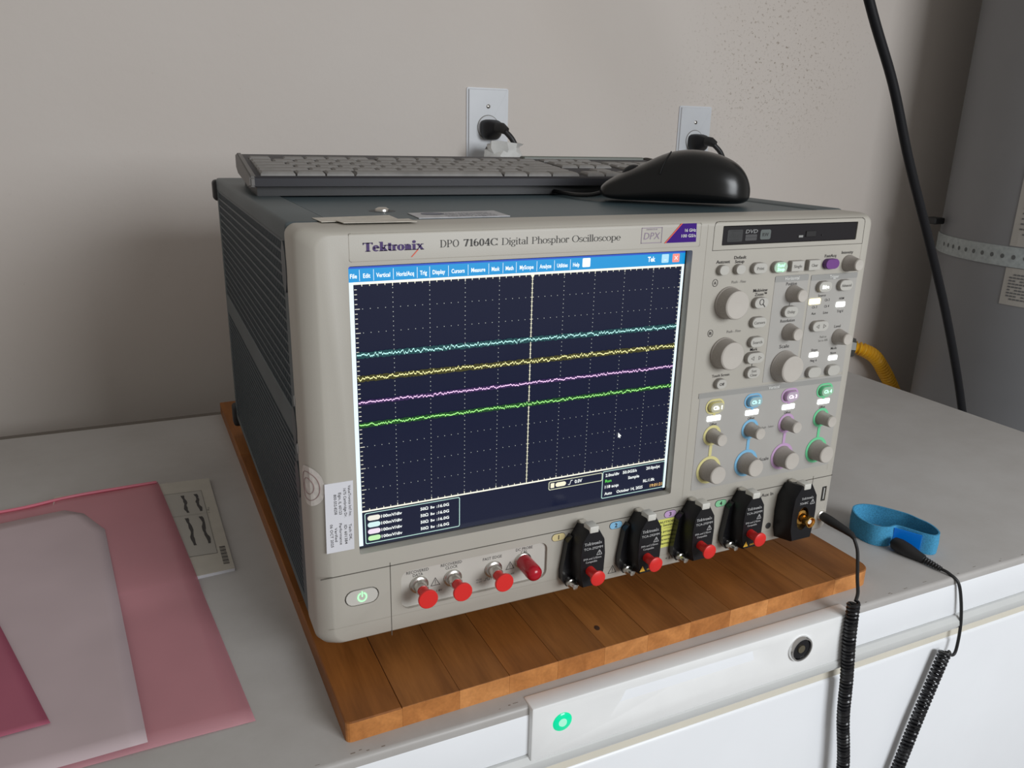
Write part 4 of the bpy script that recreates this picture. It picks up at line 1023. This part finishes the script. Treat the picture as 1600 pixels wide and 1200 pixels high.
# ------------------------------------------------------------------ mouse
def mouse():
    t = bpy.data.objects.new('computer_mouse', None); C.objects.link(t)
    tag(t, 'glossy black computer mouse on the top right of the oscilloscope', 'mouse')
    t.location = (.3370, .1120, SH + .0006); WL[t] = Vector((0, 0, 0))
    t.rotation_euler = (0, 0, math.radians(143))       # nose towards the back left
    # profile along local +x (nose): station, half width, base z, top z
    stn = [(-.0610, .004, .007, .0125), (-.0590, .014, .0035, .0200), (-.0550, .021, .0016, .0275), (-.0480, .027, .0008, .0345), (-.0360, .0305, .0008, .0400), (-.020, .0315, .0008, .0436), (-.004, .0308, .0008, .0438), (.012, .0290, .001, .0400), (.028, .0278, .001, .0312),
           (.042, .0272, .001, .0250), (.052, .0260, .0015, .0200), (.0585, .0235, .003, .0160), (.0620, .018, .005, .0125), (.0632, .008, .0075, .0105)]
    rings = []
    for x, hw, zb_, zt_ in stn:
        ring = []; n = 28
        for i in range(n):
            a = 2 * math.pi * i / n; c_, s_ = math.cos(a), math.sin(a)
            y = hw * (abs(c_) ** .80) * (1 if c_ > 0 else -1); zc = zb_ + (zt_ - zb_) * .36
            z = zc + ((zt_ - zc) * abs(s_) ** .9 if s_ > 0 else -(zc - zb_) * abs(s_) ** .45)
            if -.15 < s_ < .5: y *= .96
            ring.append((x, y, z))
        rings.append(ring)
    bm = loft(bmesh.new(), rings)
    o = obj('mouse_shell', bm, mouse_m, t, True)
    ss = o.modifiers.new('s', 'SUBSURF'); ss.levels = 1; ss.render_levels = 2
    # seam in front of the palm rest and between the buttons
    def top(x):
        for a, b_ in zip(stn, stn[1:]):
            if a[0] <= x <= b_[0]: k = (x - a[0]) / (b_[0] - a[0]); return a[1] + (b_[1] - a[1]) * k, a[3] + (b_[3] - a[3]) * k, a[2] + (b_[2] - a[2]) * k
        return 0, 0, 0
    P = []
    for i in range(19):
        a = math.radians(20 + 140 * i / 18); x = .010 + .004 * math.cos(2 * a); hw, zt_, zb_ = top(x); zc = zb_ + (zt_ - zb_) * .36
        c_ = math.cos(a); P.append((x, hw * (abs(c_) ** .8) * (1 if c_ > 0 else -1) * .985, zc + (zt_ - zc) * math.sin(a) ** .9 - .0001))
    obj('button_seam', sweep(bmesh.new(), P, .0005, 6), mat('seam_black', (.002, .002, .002), .8), t)
    wl = lathe_y(bmesh.new(), 0, 0, [(.0095, -.0035), (.0105, -.002), (.0105, .002), (.0095, .0035)], 24)
    bmesh.ops.translate(wl, verts=wl.verts, vec=(.036, 0, .0195)); obj('scroll_wheel', wl, black_soft, t, True)
    bm = bmesh.new(); V, Fc, a0, a1 = text_geo('Co', .01); ks = .0030 / .7
    vs = []
    for u, v in V:
        yy = .0160 - (u - a0) * ks; zz = .0135 + v * ks; vs.append(bm.verts.new((-.0566 + abs(yy) * .16 - .0010, yy * 1.0, zz)))
    for f in Fc:
        try: bm.faces.new([vs[i] for i in f])
        except ValueError: pass
    obj('mouse_lettering', bm, mat('mouse_print', (.35, .35, .35), .5), t)
    # cord leaving the nose and running under the keyboard
    P = catmull([(.062, 0, .006), (.072, -.002, .0035), (.086, -.010, .0025), (.100, -.028, .0025), (.120, -.055, .0025), (.150, -.085, .0025)], 8)
    obj('cord', sweep(bmesh.new(), P, .0019, 8), black_soft, t, True)
    return t
mouse()

# ------------------------------------------------------------------ wall outlets and plugs
def outlet(xc, zc, label, loc_label, pl_label, cord_pts, w_=.0690):
    t = thing('wall_outlet', label, 'outlet', (xc, YW, zc), 'single outlets on the back wall')
    pb = prism(bmesh.new(), rrect(xc - w_ / 2, xc + w_ / 2, zc - .0572, zc + .0572, .003, 4), 'y', YW, YW - .0050)
    fe = [e for e in pb.edges if all(abs(v.co.y - (YW - .0050)) < 1e-5 for v in e.verts)]
    bmesh.ops.bevel(pb, geom=fe, offset=.0030, segments=3, affect='EDGES')
    obj('cover_plate', pb, white_pl, t, True)
    obj('receptacle_gap', lathe_y(bmesh.new(), xc, zc, [(.0182, YW - .0045), (.0182, YW - .0052), (.0172, YW - .0052)], 40), ink_soft, t)
    obj('receptacle', lathe_y(bmesh.new(), xc, zc, [(.0170, YW - .0040), (.0170, YW - .0060), (.0164, YW - .0064), (.0002, YW - .0064)], 36), white_pl, t, True)
    for s in (1, -1):
        sc_ = obj('cover_screw', lathe_y(bmesh.new(), xc - .0002, zc + s * .0305, [(.0032, YW - .0048), (.0031, YW - .0058), (.0022, YW - .0064), (.0002, YW - .0066)], 18), steel, t, True)
        obj('screw_slot', B(xc - .0006, xc + .0002, YW - .0068, YW - .0060, zc + s * .0305 - .0026, zc + s * .0305 + .0026), groove, sc_)
    p = thing('power_cord', pl_label, 'cord', (xc, YW - .0065, zc))
    # moulded plug: rounded body narrowing into the strain relief
    ys = [(-.0066, .0140, .0150, 0, 0), (-.0110, .0152, .0168, 0, -.0010), (-.0200, .0150, .0170, .0005, -.0015), (-.0270, .0130, .0145, .001, -.0010), (-.0330, .0085, .0095, .0020, .0), (-.0370, .0060, .0064, .0030, 0)]
    R = []
    for dy, a, b_, ox, oz in ys: R.append([(xc + ox + a * math.copysign(abs(math.cos(q_)) ** .6, math.cos(q_)), YW + dy, zc + oz + b_ * math.copysign(abs(math.sin(q_)) ** .6, math.sin(q_)) * (1 if math.sin(q_) < 0 else .75)) for q_ in [i * math.pi / 12 for i in range(24)]])
    obj('plug', loft(bmesh.new(), R), black_pl, p, True)
    obj('strain_relief', sweep(bmesh.new(), [(xc + .003, YW - .034, zc), (xc + .007, YW - .043, zc - .001), (xc + .011, YW - .050, zc - .005)], .006, 14, rad=[.0082, .0078, .0056]), black_soft, p, True)
    obj('cord', sweep(bmesh.new(), catmull([(xc + .009, YW - .046, zc - .004)] + cord_pts, 8), .0042, 12), black_soft, p, True)
outlet(.4265, .3412, 'white single outlet plate on the wall, left of the pair above the keyboard', '', 'black plug and cord in the left wall outlet, running down behind the keyboard',
       [(.448, YW - .052, .322), (.4555, YW - .050, .300), (.452, YW - .045, .24), (.44, YW - .04, .12), (.40, YW - .03, -.10), (.40, YW - .03, -.5)])
outlet(.8185, .3275, 'white single outlet plate on the wall, behind the mouse', '', 'black plug and cord in the right wall outlet, dropping behind the mouse',
       [(.842, YW - .052, .308), (.853, YW - .050, .286), (.858, YW - .045, .25), (.86, YW - .04, .12), (.84, YW - .03, -.10), (.84, YW - .03, -.5)], .0680)
# crumpled translucent wrap round the left cord
def wrap():
    bm = bmesh.new(); rn = random.Random(5)
    xs0, zs0 = .395, .205
    n, m_ = 12, 12; G = []
    for i in range(n + 1):
        row = []
        for j in range(m_ + 1):
            a = 2 * math.pi * j / m_; v = i / n; r = .040 * (1 - .36 * v)
            row.append(bm.verts.new((.4300 + r * math.cos(a) * 1.0 + rn.uniform(-1, 1) * .0055, YW - .060 + r * .75 * math.sin(a) + rn.uniform(-1, 1) * .003, .245 + v * .074 + rn.uniform(-1, 1) * .0035)))
        row[-1] = row[0]; G.append(row)
    for a, b_ in zip(G, G[1:]):
        for j in range(m_): bm.faces.new((a[j], a[j + 1], b_[j + 1], b_[j]))
    bm.faces.new(G[-1][:-1])
    loose = [v for v in bm.verts if not v.link_faces]
    bmesh.ops.delete(bm, geom=loose, context='VERTS')
    bmesh.ops.translate(bm, verts=bm.verts, vec=(.000, 0, 0))
    o = obj('plastic_wrap', bm, mat('milky_plastic', (.62, .62, .60), .35, noise=.06, nscale=80), None, True, org=(.43, YW - .06, .245))
    sd = o.modifiers.new('t', 'SOLIDIFY'); sd.thickness = .0004
    tag(o, 'crumpled milky plastic wrap around the cord under the left outlet', 'plastic wrap')
wrap()

# ------------------------------------------------------------------ hanging cable, water heater, gas hose
P = catmull([(.640, .300, .640), (.727, .300, .492), (.787, .300, .403), (.8375, .300, .312), (.8996, .300, .211), (.9715, .300, .089), (1.044, .300, -.055), (1.11, .30, -.22), (1.16, .30, -.50), (1.19, .30, ZF + .006)], 8)
o = obj('hanging_cable', sweep(bmesh.new(), P, .0060, 12), mat('black_cable', (.008, .008, .010), .5, spec=.25), None, True, org=(1.19, .3, ZF)); tag(o, 'thick black cable hanging down between wall and water heater', 'cable')

HC = (1.520, .44); HR = .25
wh = thing('water_heater', 'tall grey cylindrical water heater with a metal strap, at the right edge', 'water heater', (HC[0], HC[1], ZF))
def cyl(bm, r, z0, z1, a0=0, a1=360, n=64, th=None):
    full = abs(a1 - a0) >= 360; N = n if full else n + 1
    A = [math.radians(a0 + (a1 - a0) * i / n) for i in range(N)]
    if full: return loft(bm, [[(HC[0] + r * math.cos(a), HC[1] + r * math.sin(a), z) for a in A] for z in (z0, z1)])
    ring = lambda rr, z: [(HC[0] + rr * math.cos(a), HC[1] + rr * math.sin(a), z) for a in A]
    lo, hi, lo2, hi2 = [[bm.verts.new(p) for p in ring(rr, z)] for rr, z in ((r, z0), (r, z1), (r - th, z0), (r - th, z1))]
    for i in range(n):
        bm.faces.new((lo[i], lo[i + 1], hi[i + 1], hi[i])); bm.faces.new((hi[i], hi[i + 1], hi2[i + 1], hi2[i])); bm.faces.new((lo[i + 1], lo[i], lo2[i], lo2[i + 1])); bm.faces.new((lo2[i + 1], lo2[i], hi2[i], hi2[i + 1]))
    for i in (0, n): bm.faces.new((lo[i], hi[i], hi2[i], lo2[i]))
    bmesh.ops.recalc_face_normals(bm, faces=bm.faces)
    return bm
obj('tank', cyl(bmesh.new(), HR, ZF + .04, 1.0), heater_m, wh, True)
obj('base_ring', cyl(bmesh.new(), HR - .01, ZF, ZF + .042), black_soft, wh, True)
obj('seismic_strap', cyl(bmesh.new(), HR + .0022, .1335, .1670, 130, 330, 48, .0024), strap_m, wh, True, label='galvanised strap')
bm = bmesh.new()
for i in range(26):
    a = math.radians(146 + i * 4.4)
    for zz in (.1505,):
        c_ = Vector((HC[0] + (HR + .0024) * math.cos(a), HC[1] + (HR + .0024) * math.sin(a), zz)); u = Vector((-math.sin(a), math.cos(a), 0))
        bm.faces.new([bm.verts.new(c_ + u * .0035 * math.cos(t_) + Vector((0, 0, .0040 * math.sin(t_)))) for t_ in [k * math.pi / 5 for k in range(10)]])
obj('strap_hole', bm, mat('strap_hole_dark', (.10, .105, .105), .7), wh)
lab_u = obj('upper_label', cyl(bmesh.new(), HR + .0008,   .1690, .420, 183, 215, 12, .0006), strap_lab, wh, label='cream instruction label above the strap')
lab_l = obj('lower_label', cyl(bmesh.new(), HR + .0008, .0690, .1325, 183.5, 215, 12, .0006), strap_lab, wh, label='cream warning label below the strap')
for par, z0, z1, n_ in ((lab_u, .185, .41, 26), (lab_l, .077, .124, 9)):
    bm = bmesh.new(); r_ = HR + .0012
    for i in range(n_):
        z = z0 + (z1 - z0) * (i + .5) / n_
        for k in range(20):
            a0_ = 185.5 + k * 1.4; L_ = 1.1
            if (i * 7 + k * 3) % 8 == 0: continue
            A = [math.radians(a0_), math.radians(a0_ + L_)]
            bm.faces.new([bm.verts.new((HC[0] + r_ * math.cos(a), HC[1] + r_ * math.sin(a), zz)) for a, zz in ((A[0], z - .0013), (A[1], z - .0013), (A[1], z + .0013), (A[0], z + .0013))])
    obj('label_print', bm, mat('heater_print_ink', (.12, .12, .12), .7), par)
obj('tank_fitting', B(1.298, 1.325, .598, .625, .185, .197, .002, 1), black_soft, wh)

gh = thing('gas_hose', 'yellow corrugated gas hose leaving the wall beside the oscilloscope', 'hose', (1.26, YW, -.085))
P = catmull([(1.262, YW - .010, -.0835), (1.284, YW - .030, -.0880), (1.318, YW - .036, -.1060), (1.352, YW - .036, -.1400), (1.385, YW - .036, -.1800), (1.41, YW - .036, -.225), (1.43, YW - .036, -.33), (1.43, YW - .036, -.5)], 26)
# resample evenly
Q = [P[0]]; acc = 0; step = .0016
for a, b_ in zip(P, P[1:]):
    d = (b_ - a).length; pos = step - acc
    while pos <= d: Q.append(a.lerp(b_, pos / d)); pos += step
    acc = (acc + d) % step if d else acc
obj('corrugated_hose', sweep(bmesh.new(), Q, .0135, 14, rad=[.0126 + .0026 * math.cos(2 * math.pi * i * step / .0078) for i in range(len(Q))]), yellow_m, gh, True)
obj('wall_fitting', sweep(bmesh.new(), [(1.245, YW, -.0835), (1.255, YW - .012, -.0835), (1.268, YW - .022, -.0845)], .0200, 8, rad=[.026, .0235, .020]), mat('grey_fitting', (.16, .16, .15), .45, metal=.5), gh, False)

# ------------------------------------------------------------------ anti-static wrist strap with its coiled cord
ws = thing('wrist_strap', 'blue elastic wrist strap with black coiled cord, lying right of the oscilloscope', 'wrist strap', (.545, .01, ZT))
loop = [(.541, .0005), (.5470, -.0105), (.5520, -.0215), (.5580, -.0275), (.5660, -.0255), (.5715, -.0165), (.5735, -.0070), (.5725, .0020), (.5710, .0140), (.5640, .0280), (.5560, .0400), (.5460, .0465), (.5350, .0460), (.5260, .0380), (.5205, .0260), (.5200, .0130), (.5240, .0050), (.5320, .0010)]
Lp = catmull([(x, y, 0) for x, y in loop], 8, True)
bm = bmesh.new(); N = len(Lp); R = []
for i, p in enumerate(Lp):
    t_ = (Lp[(i + 1) % N] - Lp[i - 1]).normalized(); nn = Vector((t_.y, -t_.x, 0)); r_ = .0007
    lean = nn * .0006; zb_, zt_ = ZT + .0003, ZT + .0205
    R.append([bm.verts.new(p + nn * r_ + Vector((0, 0, zb_))), bm.verts.new(p + nn * r_ + lean + Vector((0, 0, (zb_ + zt_) / 2))), bm.verts.new(p + nn * r_ + Vector((0, 0, zt_))), bm.verts.new(p - nn * r_ + Vector((0, 0, zt_))), bm.verts.new(p - nn * r_ + Vector((0, 0, zb_)))])
for i in range(N):
    A, B_ = R[i], R[(i + 1) % N]
    for k in range(5): bm.faces.new((A[k], A[(k + 1) % 5], B_[(k + 1) % 5], B_[k]))
bmesh.ops.recalc_face_normals(bm, faces=bm.faces)
obj('band', bm, blue_band, ws, True, label='light blue woven elastic band')
d = (Vector((.5515, -.0200, 0)) - Vector((.5405, .0010, 0))); dn = d.normalized(); nn = Vector((dn.y, -dn.x, 0)); nn = nn if nn.x < 0 else -nn
a = Vector((.5400, .0010, 0)) + nn * .0012; b_ = a + d; q4 = [a, b_, b_ + nn * .0016, a + nn * .0016]
obj('clasp', prism(bmesh.new(), [(p.x, p.y) for p in q4], 'z', ZT + .001, ZT + .0185), blue_pl, ws, label='bright blue clasp plate')
P = [Vector((.5335, -.0040, ZT + .0062)), Vector((.5330, -.0070, ZT + .0068)), Vector((.5330, -.0130, ZT + .0070)), Vector((.5345, -.0210, ZT + .0062)), Vector((.5365, -.0290, ZT + .0048)), Vector((.5378, -.0350, ZT + .0040))]
obj('snap_housing', sweep(bmesh.new(), P, .006, 16, rad=[.0030, .0060, .0068, .0062, .0048, .0038]), black_soft, ws, True)
P = catmull([(.5378, -.0345, ZT + .0038), (.5385, -.0430, ZT + .0034), (.5392, -.0520, ZT + .0028)], 16)
obj('strain_relief', sweep(bmesh.new(), P, .003, 12, rad=[(.0034 - .0012 * i / len(P)) * (1 if (i // 2) % 2 else .78) for i in range(len(P))]), black_soft, ws, True)
obj('cord', sweep(bmesh.new(), catmull([(.5392, -.0515, ZT + .0028), (.5405, -.0590, ZT + .0020), (.5440, -.0668, ZT - .0040), (.5500, -.0690, ZT - .0230), (.5548, -.0700, ZT - .0460), (.5560, -.0705, ZT - .0660), (.5535, -.0712, ZT - .0770), (.5460, -.0715, ZT - .0760), (.5405, -.0715, ZT - .0715)], 8), .0014, 10), black_soft, ws, True)


def coil(path, r, wire, pitch, seg=14, name='coiled_cord'):
    Pc = catmull(path, 24); out = []; L = 0; prev = None
    for i, p in enumerate(Pc):
        t_ = (Pc[min(i + 1, len(Pc) - 1)] - Pc[max(i - 1, 0)]).normalized()
        u = t_.cross(Vector((0, 1, 0))) if prev is None else prev - t_ * prev.dot(t_); u.normalize(); prev = u; out.append((p, t_, u))
    cum = [0]
    for a, b_ in zip(Pc, Pc[1:]): cum.append(cum[-1] + (b_ - a).length)
    tot = cum[-1]; turns = tot / pitch; N = int(turns * seg); pts = []; j = 0
    for i in range(N + 1):
        s = tot * i / N
        while j < len(cum) - 2 and cum[j + 1] < s: j += 1
        k = (s - cum[j]) / max(cum[j + 1] - cum[j], 1e-9); p = out[j][0].lerp(out[j + 1][0], k); t_ = out[j][1].lerp(out[j + 1][1], k).normalized(); u = out[j][2].lerp(out[j + 1][2], k).normalized(); v = t_.cross(u)
        a = 2 * math.pi * i / seg; pts.append(p + (u * math.cos(a) + v * math.sin(a)) * r)
    return obj(name, sweep(bmesh.new(), pts, wire, 6), mat('glossy_cord', (.010, .010, .012), .28), ws, True)


coil([(.5395, -.0715, -.1010), (.5295, -.0715, -.1350), (.5180, -.0720, -.1725), (.5065, -.0720, -.2190), (.4900, -.0725, -.280), (.470, -.0725, -.345), (.445, -.0735, -.375), (.428, -.0735, -.350), (.424, -.0735, -.290)], .0042, .00150, .0037)
coil([(.4085, -.0725, -.0175), (.4090, -.0740, -.0510), (.4135, -.0745, -.0895), (.4175, -.0748, -.1300), (.4250, -.0775, -.1845), (.426, -.0740, -.235), (.424, -.0735, -.290)], .0040, .00145, .0033)
obj('plug', sweep(bmesh.new(), [(.4396, -.0015, .0198), (.4400, -.0060, .0193), (.4410, -.0100, .0185), (.4440, -.0240, .0160), (.4452, -.0300, .0145), (.4452, -.0335, .0125)], .004, 16, rad=[.0038, .0042, .0042, .0032, .0026, .0018]), black_soft, ws, True, label='black snap plug pushed into the ground jack')
obj('cord', sweep(bmesh.new(), catmull([(.4452, -.0325, .0130), (.4440, -.0390, .0050), (.4375, -.0470, -.0035), (.4265, -.0580, -.0090), (.4170, -.0680, -.0130), (.4105, -.0725, -.0165)], 8), .0014, 10), black_soft, ws, True)

# ------------------------------------------------------------------ booklet, pink bag and sheets
bk = thing('booklet', 'thin printed booklet with dark strip pictures, half under the pink bag', 'booklet', (-.10, .28, ZT))
C4 = [(-.0400, .3890), (-.0353, .1880), (-.1790, .1790), (-.1870, .3990)]
obj('page_block', prism(bmesh.new(), [(x, y) for x, y in C4], 'z', ZT, ZT + .0026), white_lab, bk)
obj('cover', prism(bmesh.new(), [(x, y) for x, y in C4], 'z', ZT + .0026, ZT + .0031), paper, bk)
def bl(u, v):  # u from right edge leftwards, v from far edge nearer; metres
    o_ = Vector((-.0400, .3890)); e2 = (Vector((-.0353, .1880)) - o_).normalized(); e1 = (Vector((-.1870, .3990)) - o_).normalized(); p = o_ + e1 * u + e2 * v; return (p.x, p.y)
def bq(bm, u0, u1, v0, v1, z): bm.faces.new([bm.verts.new((*bl(u, v), z)) for u, v in ((u0, v0), (u1, v0), (u1, v1), (u0, v1))])
bm = bmesh.new(); bq(bm, .0105, .1250, .030, .170, ZT + .0033); obj('picture_plate', bm, paper_in, bk)
bm = bmesh.new(); rn = random.Random(9)
for u in (.0170, .0290, .052, .064, .086):
    for v0, v1 in ((.038, .080), (.092, .150)):
        prev = None; wv = .0028 if u < .05 else .0014
        for k in range(14):
            v = v0 + (v1 - v0) * k / 13; c_ = u + .0007 * math.sin(k * .7 + u * 900) + rn.uniform(-.0003, .0003) - (v - v0) * .03; h = wv / 2 * (1 + .25 * math.sin(k * 1.3 + u * 50))
            a = bm.verts.new((*bl(c_ - h, v), ZT + .0035)); b2 = bm.verts.new((*bl(c_ + h, v), ZT + .0035))
            if prev: bm.faces.new((prev[0], a, b2, prev[1]))
            prev = (a, b2)
obj('strip_picture', bm, photo_dk, bk)
bm = bmesh.new()
for k in range(16): bq(bm, .0030, .0080, .1590 + k * .0021, .1590 + k * .0021 + (.0008 if k % 3 else .0014), ZT + .0033)
obj('barcode', bm, photo_dk, bk)
bm = bmesh.new(); text(bm, 'Fig. 1', *bl(.0085, .080), .0018, .012, y=ZT + .0035, plane='z', rot=-math.pi / 2, bold=0)
for u0, u1, v0, v1 in ((.0105, .0109, .030, .170), (.1250, .1254, .030, .170), (.0105, .125, .030, .0304), (.0105, .125, .170, .1704), (.0105, .05, .0855, .0858)): bq(bm, u0, u1, v0, v1, ZT + .0035)
obj('fine_print', bm, ink_soft, bk)


def film(name, col, trans, rough=.4):
    m = bpy.data.materials.new(name); m.use_nodes = True; t = m.node_tree; t.nodes.clear()
    out = t.nodes.new('ShaderNodeOutputMaterial'); mx = t.nodes.new('ShaderNodeMixShader'); tr = t.nodes.new('ShaderNodeBsdfTransparent'); df = t.nodes.new('ShaderNodeBsdfDiffuse'); gl = t.nodes.new('ShaderNodeBsdfGlossy'); m2 = t.nodes.new('ShaderNodeMixShader')
    tc = t.nodes.new('ShaderNodeTexCoord'); n = t.nodes.new('ShaderNodeTexNoise'); n.inputs['Scale'].default_value = 14; t.links.new(tc.outputs['Object'], n.inputs[0])
    r = t.nodes.new('ShaderNodeValToRGB'); r.color_ramp.elements[0].color = (*[c * .88 for c in col], 1); r.color_ramp.elements[1].color = (*[min(1, c * 1.1) for c in col], 1)
    t.links.new(n.outputs[0], r.inputs[0]); t.links.new(r.outputs[0], df.inputs[0])
    tr.inputs[0].default_value = (1, .72, .78, 1); gl.inputs['Roughness'].default_value = rough; gl.inputs[0].default_value = (1, .95, .97, 1)
    mx.inputs[0].default_value = 1 - trans; t.links.new(tr.outputs[0], mx.inputs[1]); t.links.new(df.outputs[0], mx.inputs[2])
    m2.inputs[0].default_value = .05; t.links.new(mx.outputs[0], m2.inputs[1]); t.links.new(gl.outputs[0], m2.inputs[2]); t.links.new(m2.outputs[0], out.inputs[0])
    return m


def sheet(name, outline, z0, m, seed, parent=None, amp=.0008, n=26, thick=.00012, zfun=None, label=None):
    """thin gently waving film cut to a four-sided outline (bilinear grid)"""
    a, b_, c_, d = [Vector(p) for p in (outline[0], outline[1], outline[-2], outline[-1])]; rt = [Vector(p) for p in outline[1:-1]]; bm = bmesh.new(); G = []; rn = random.Random(seed); ph = [rn.uniform(0, 6) for _ in range(4)]
    for i in range(n + 1):
        row = []
        for j in range(n + 1):
            u, v = i / n, j / n
            q_ = c_
            for e0, e1 in zip(rt, rt[1:]):
                f0, f1 = (rt[0].y - e0.y) / (rt[0].y - rt[-1].y), (rt[0].y - e1.y) / (rt[0].y - rt[-1].y)
                if v <= f1 + 1e-9: q_ = e0.lerp(e1, (v - f0) / max(f1 - f0, 1e-9)); break
            p = a.lerp(d, v).lerp(q_, u)
            z = z0 + amp * (.5 + .25 * math.sin(p.x * 60 + ph[0]) + .25 * math.sin(p.y * 38 + p.x * 20 + ph[1])) + (zfun(p.x, p.y) if zfun else 0)
            row.append(bm.verts.new((p.x, p.y, z)))
        G.append(row)
    for x, y in zip(G, G[1:]):
        for j in range(n): bm.faces.new((x[j], y[j], y[j + 1], x[j + 1]))
    org = (*((a + c_) / 2), z0) if parent is None else None
    o = obj(name, bm, m, parent, True, label=label, org=org)
    sd = o.modifiers.new('t', 'SOLIDIFY'); sd.thickness = thick; sd.offset = 1
    return o


def over_book(x, y):
    # raised where the film rides over the booklet, easing down at its edges
    sx = 1 / (1 + math.exp(-(x + .188) / .004)); sx2 = 1 / (1 + math.exp((x + .036) / .012)); sy = 1 / (1 + math.exp(-(y - .172) / .005)); sy2 = 1 / (1 + math.exp((y - .402) / .005))
    return .0036 * sx * sx2 * sy * sy2


bag = thing('antistatic_bag', 'large translucent pink plastic bag lying over the booklet', 'bag', (-.22, .18, ZT))
O = [(-.420, .3740), (-.0905, .3990), (-.0440, -.0075), (-.420, -.0100)]
sheet('film', O, ZT + .0006, film('pink_film', (.72, .37, .41), .46), 1, bag, zfun=over_book)
P = catmull([(-.420, .370, ZT + .0015), (-.30, .379, ZT + .0018), (-.22, .384, ZT + .002), (-.18, .388, ZT + .0045), (-.15, .391, ZT + .0050), (-.0915, .3945, ZT + .0048)], 10)
obj('folded_edge', sweep(bmesh.new(), P, .0016, 8), film('hot_pink_film', (.80, .20, .28), .30), bag, True, label='hot pink folded edge')
o = sheet('frosted_pouch', [(-.400, .3200), (-.1745, .3560), (-.1600, .3480), (-.1380, .3000), (-.1070, -.0075), (-.400, -.0095)], ZT + .0050, film('frosted_film', (.61, .50, .52), .16), 3, None, amp=.0012)
tag(o, 'frosted whitish plastic pouch lying on the pink bag', 'pouch')
ms_ = film('deep_pink_film', (.42, .11, .17), .12)
o = sheet('pink_sheet', [(-.400, .175), (-.2080, .1720), (-.1620, .0330), (-.400, .0150)], ZT + .0068, ms_, 4, None, amp=.0008)
tag(o, 'deep pink plastic sheet at the far left edge, on the frosted pouch', 'sheet')
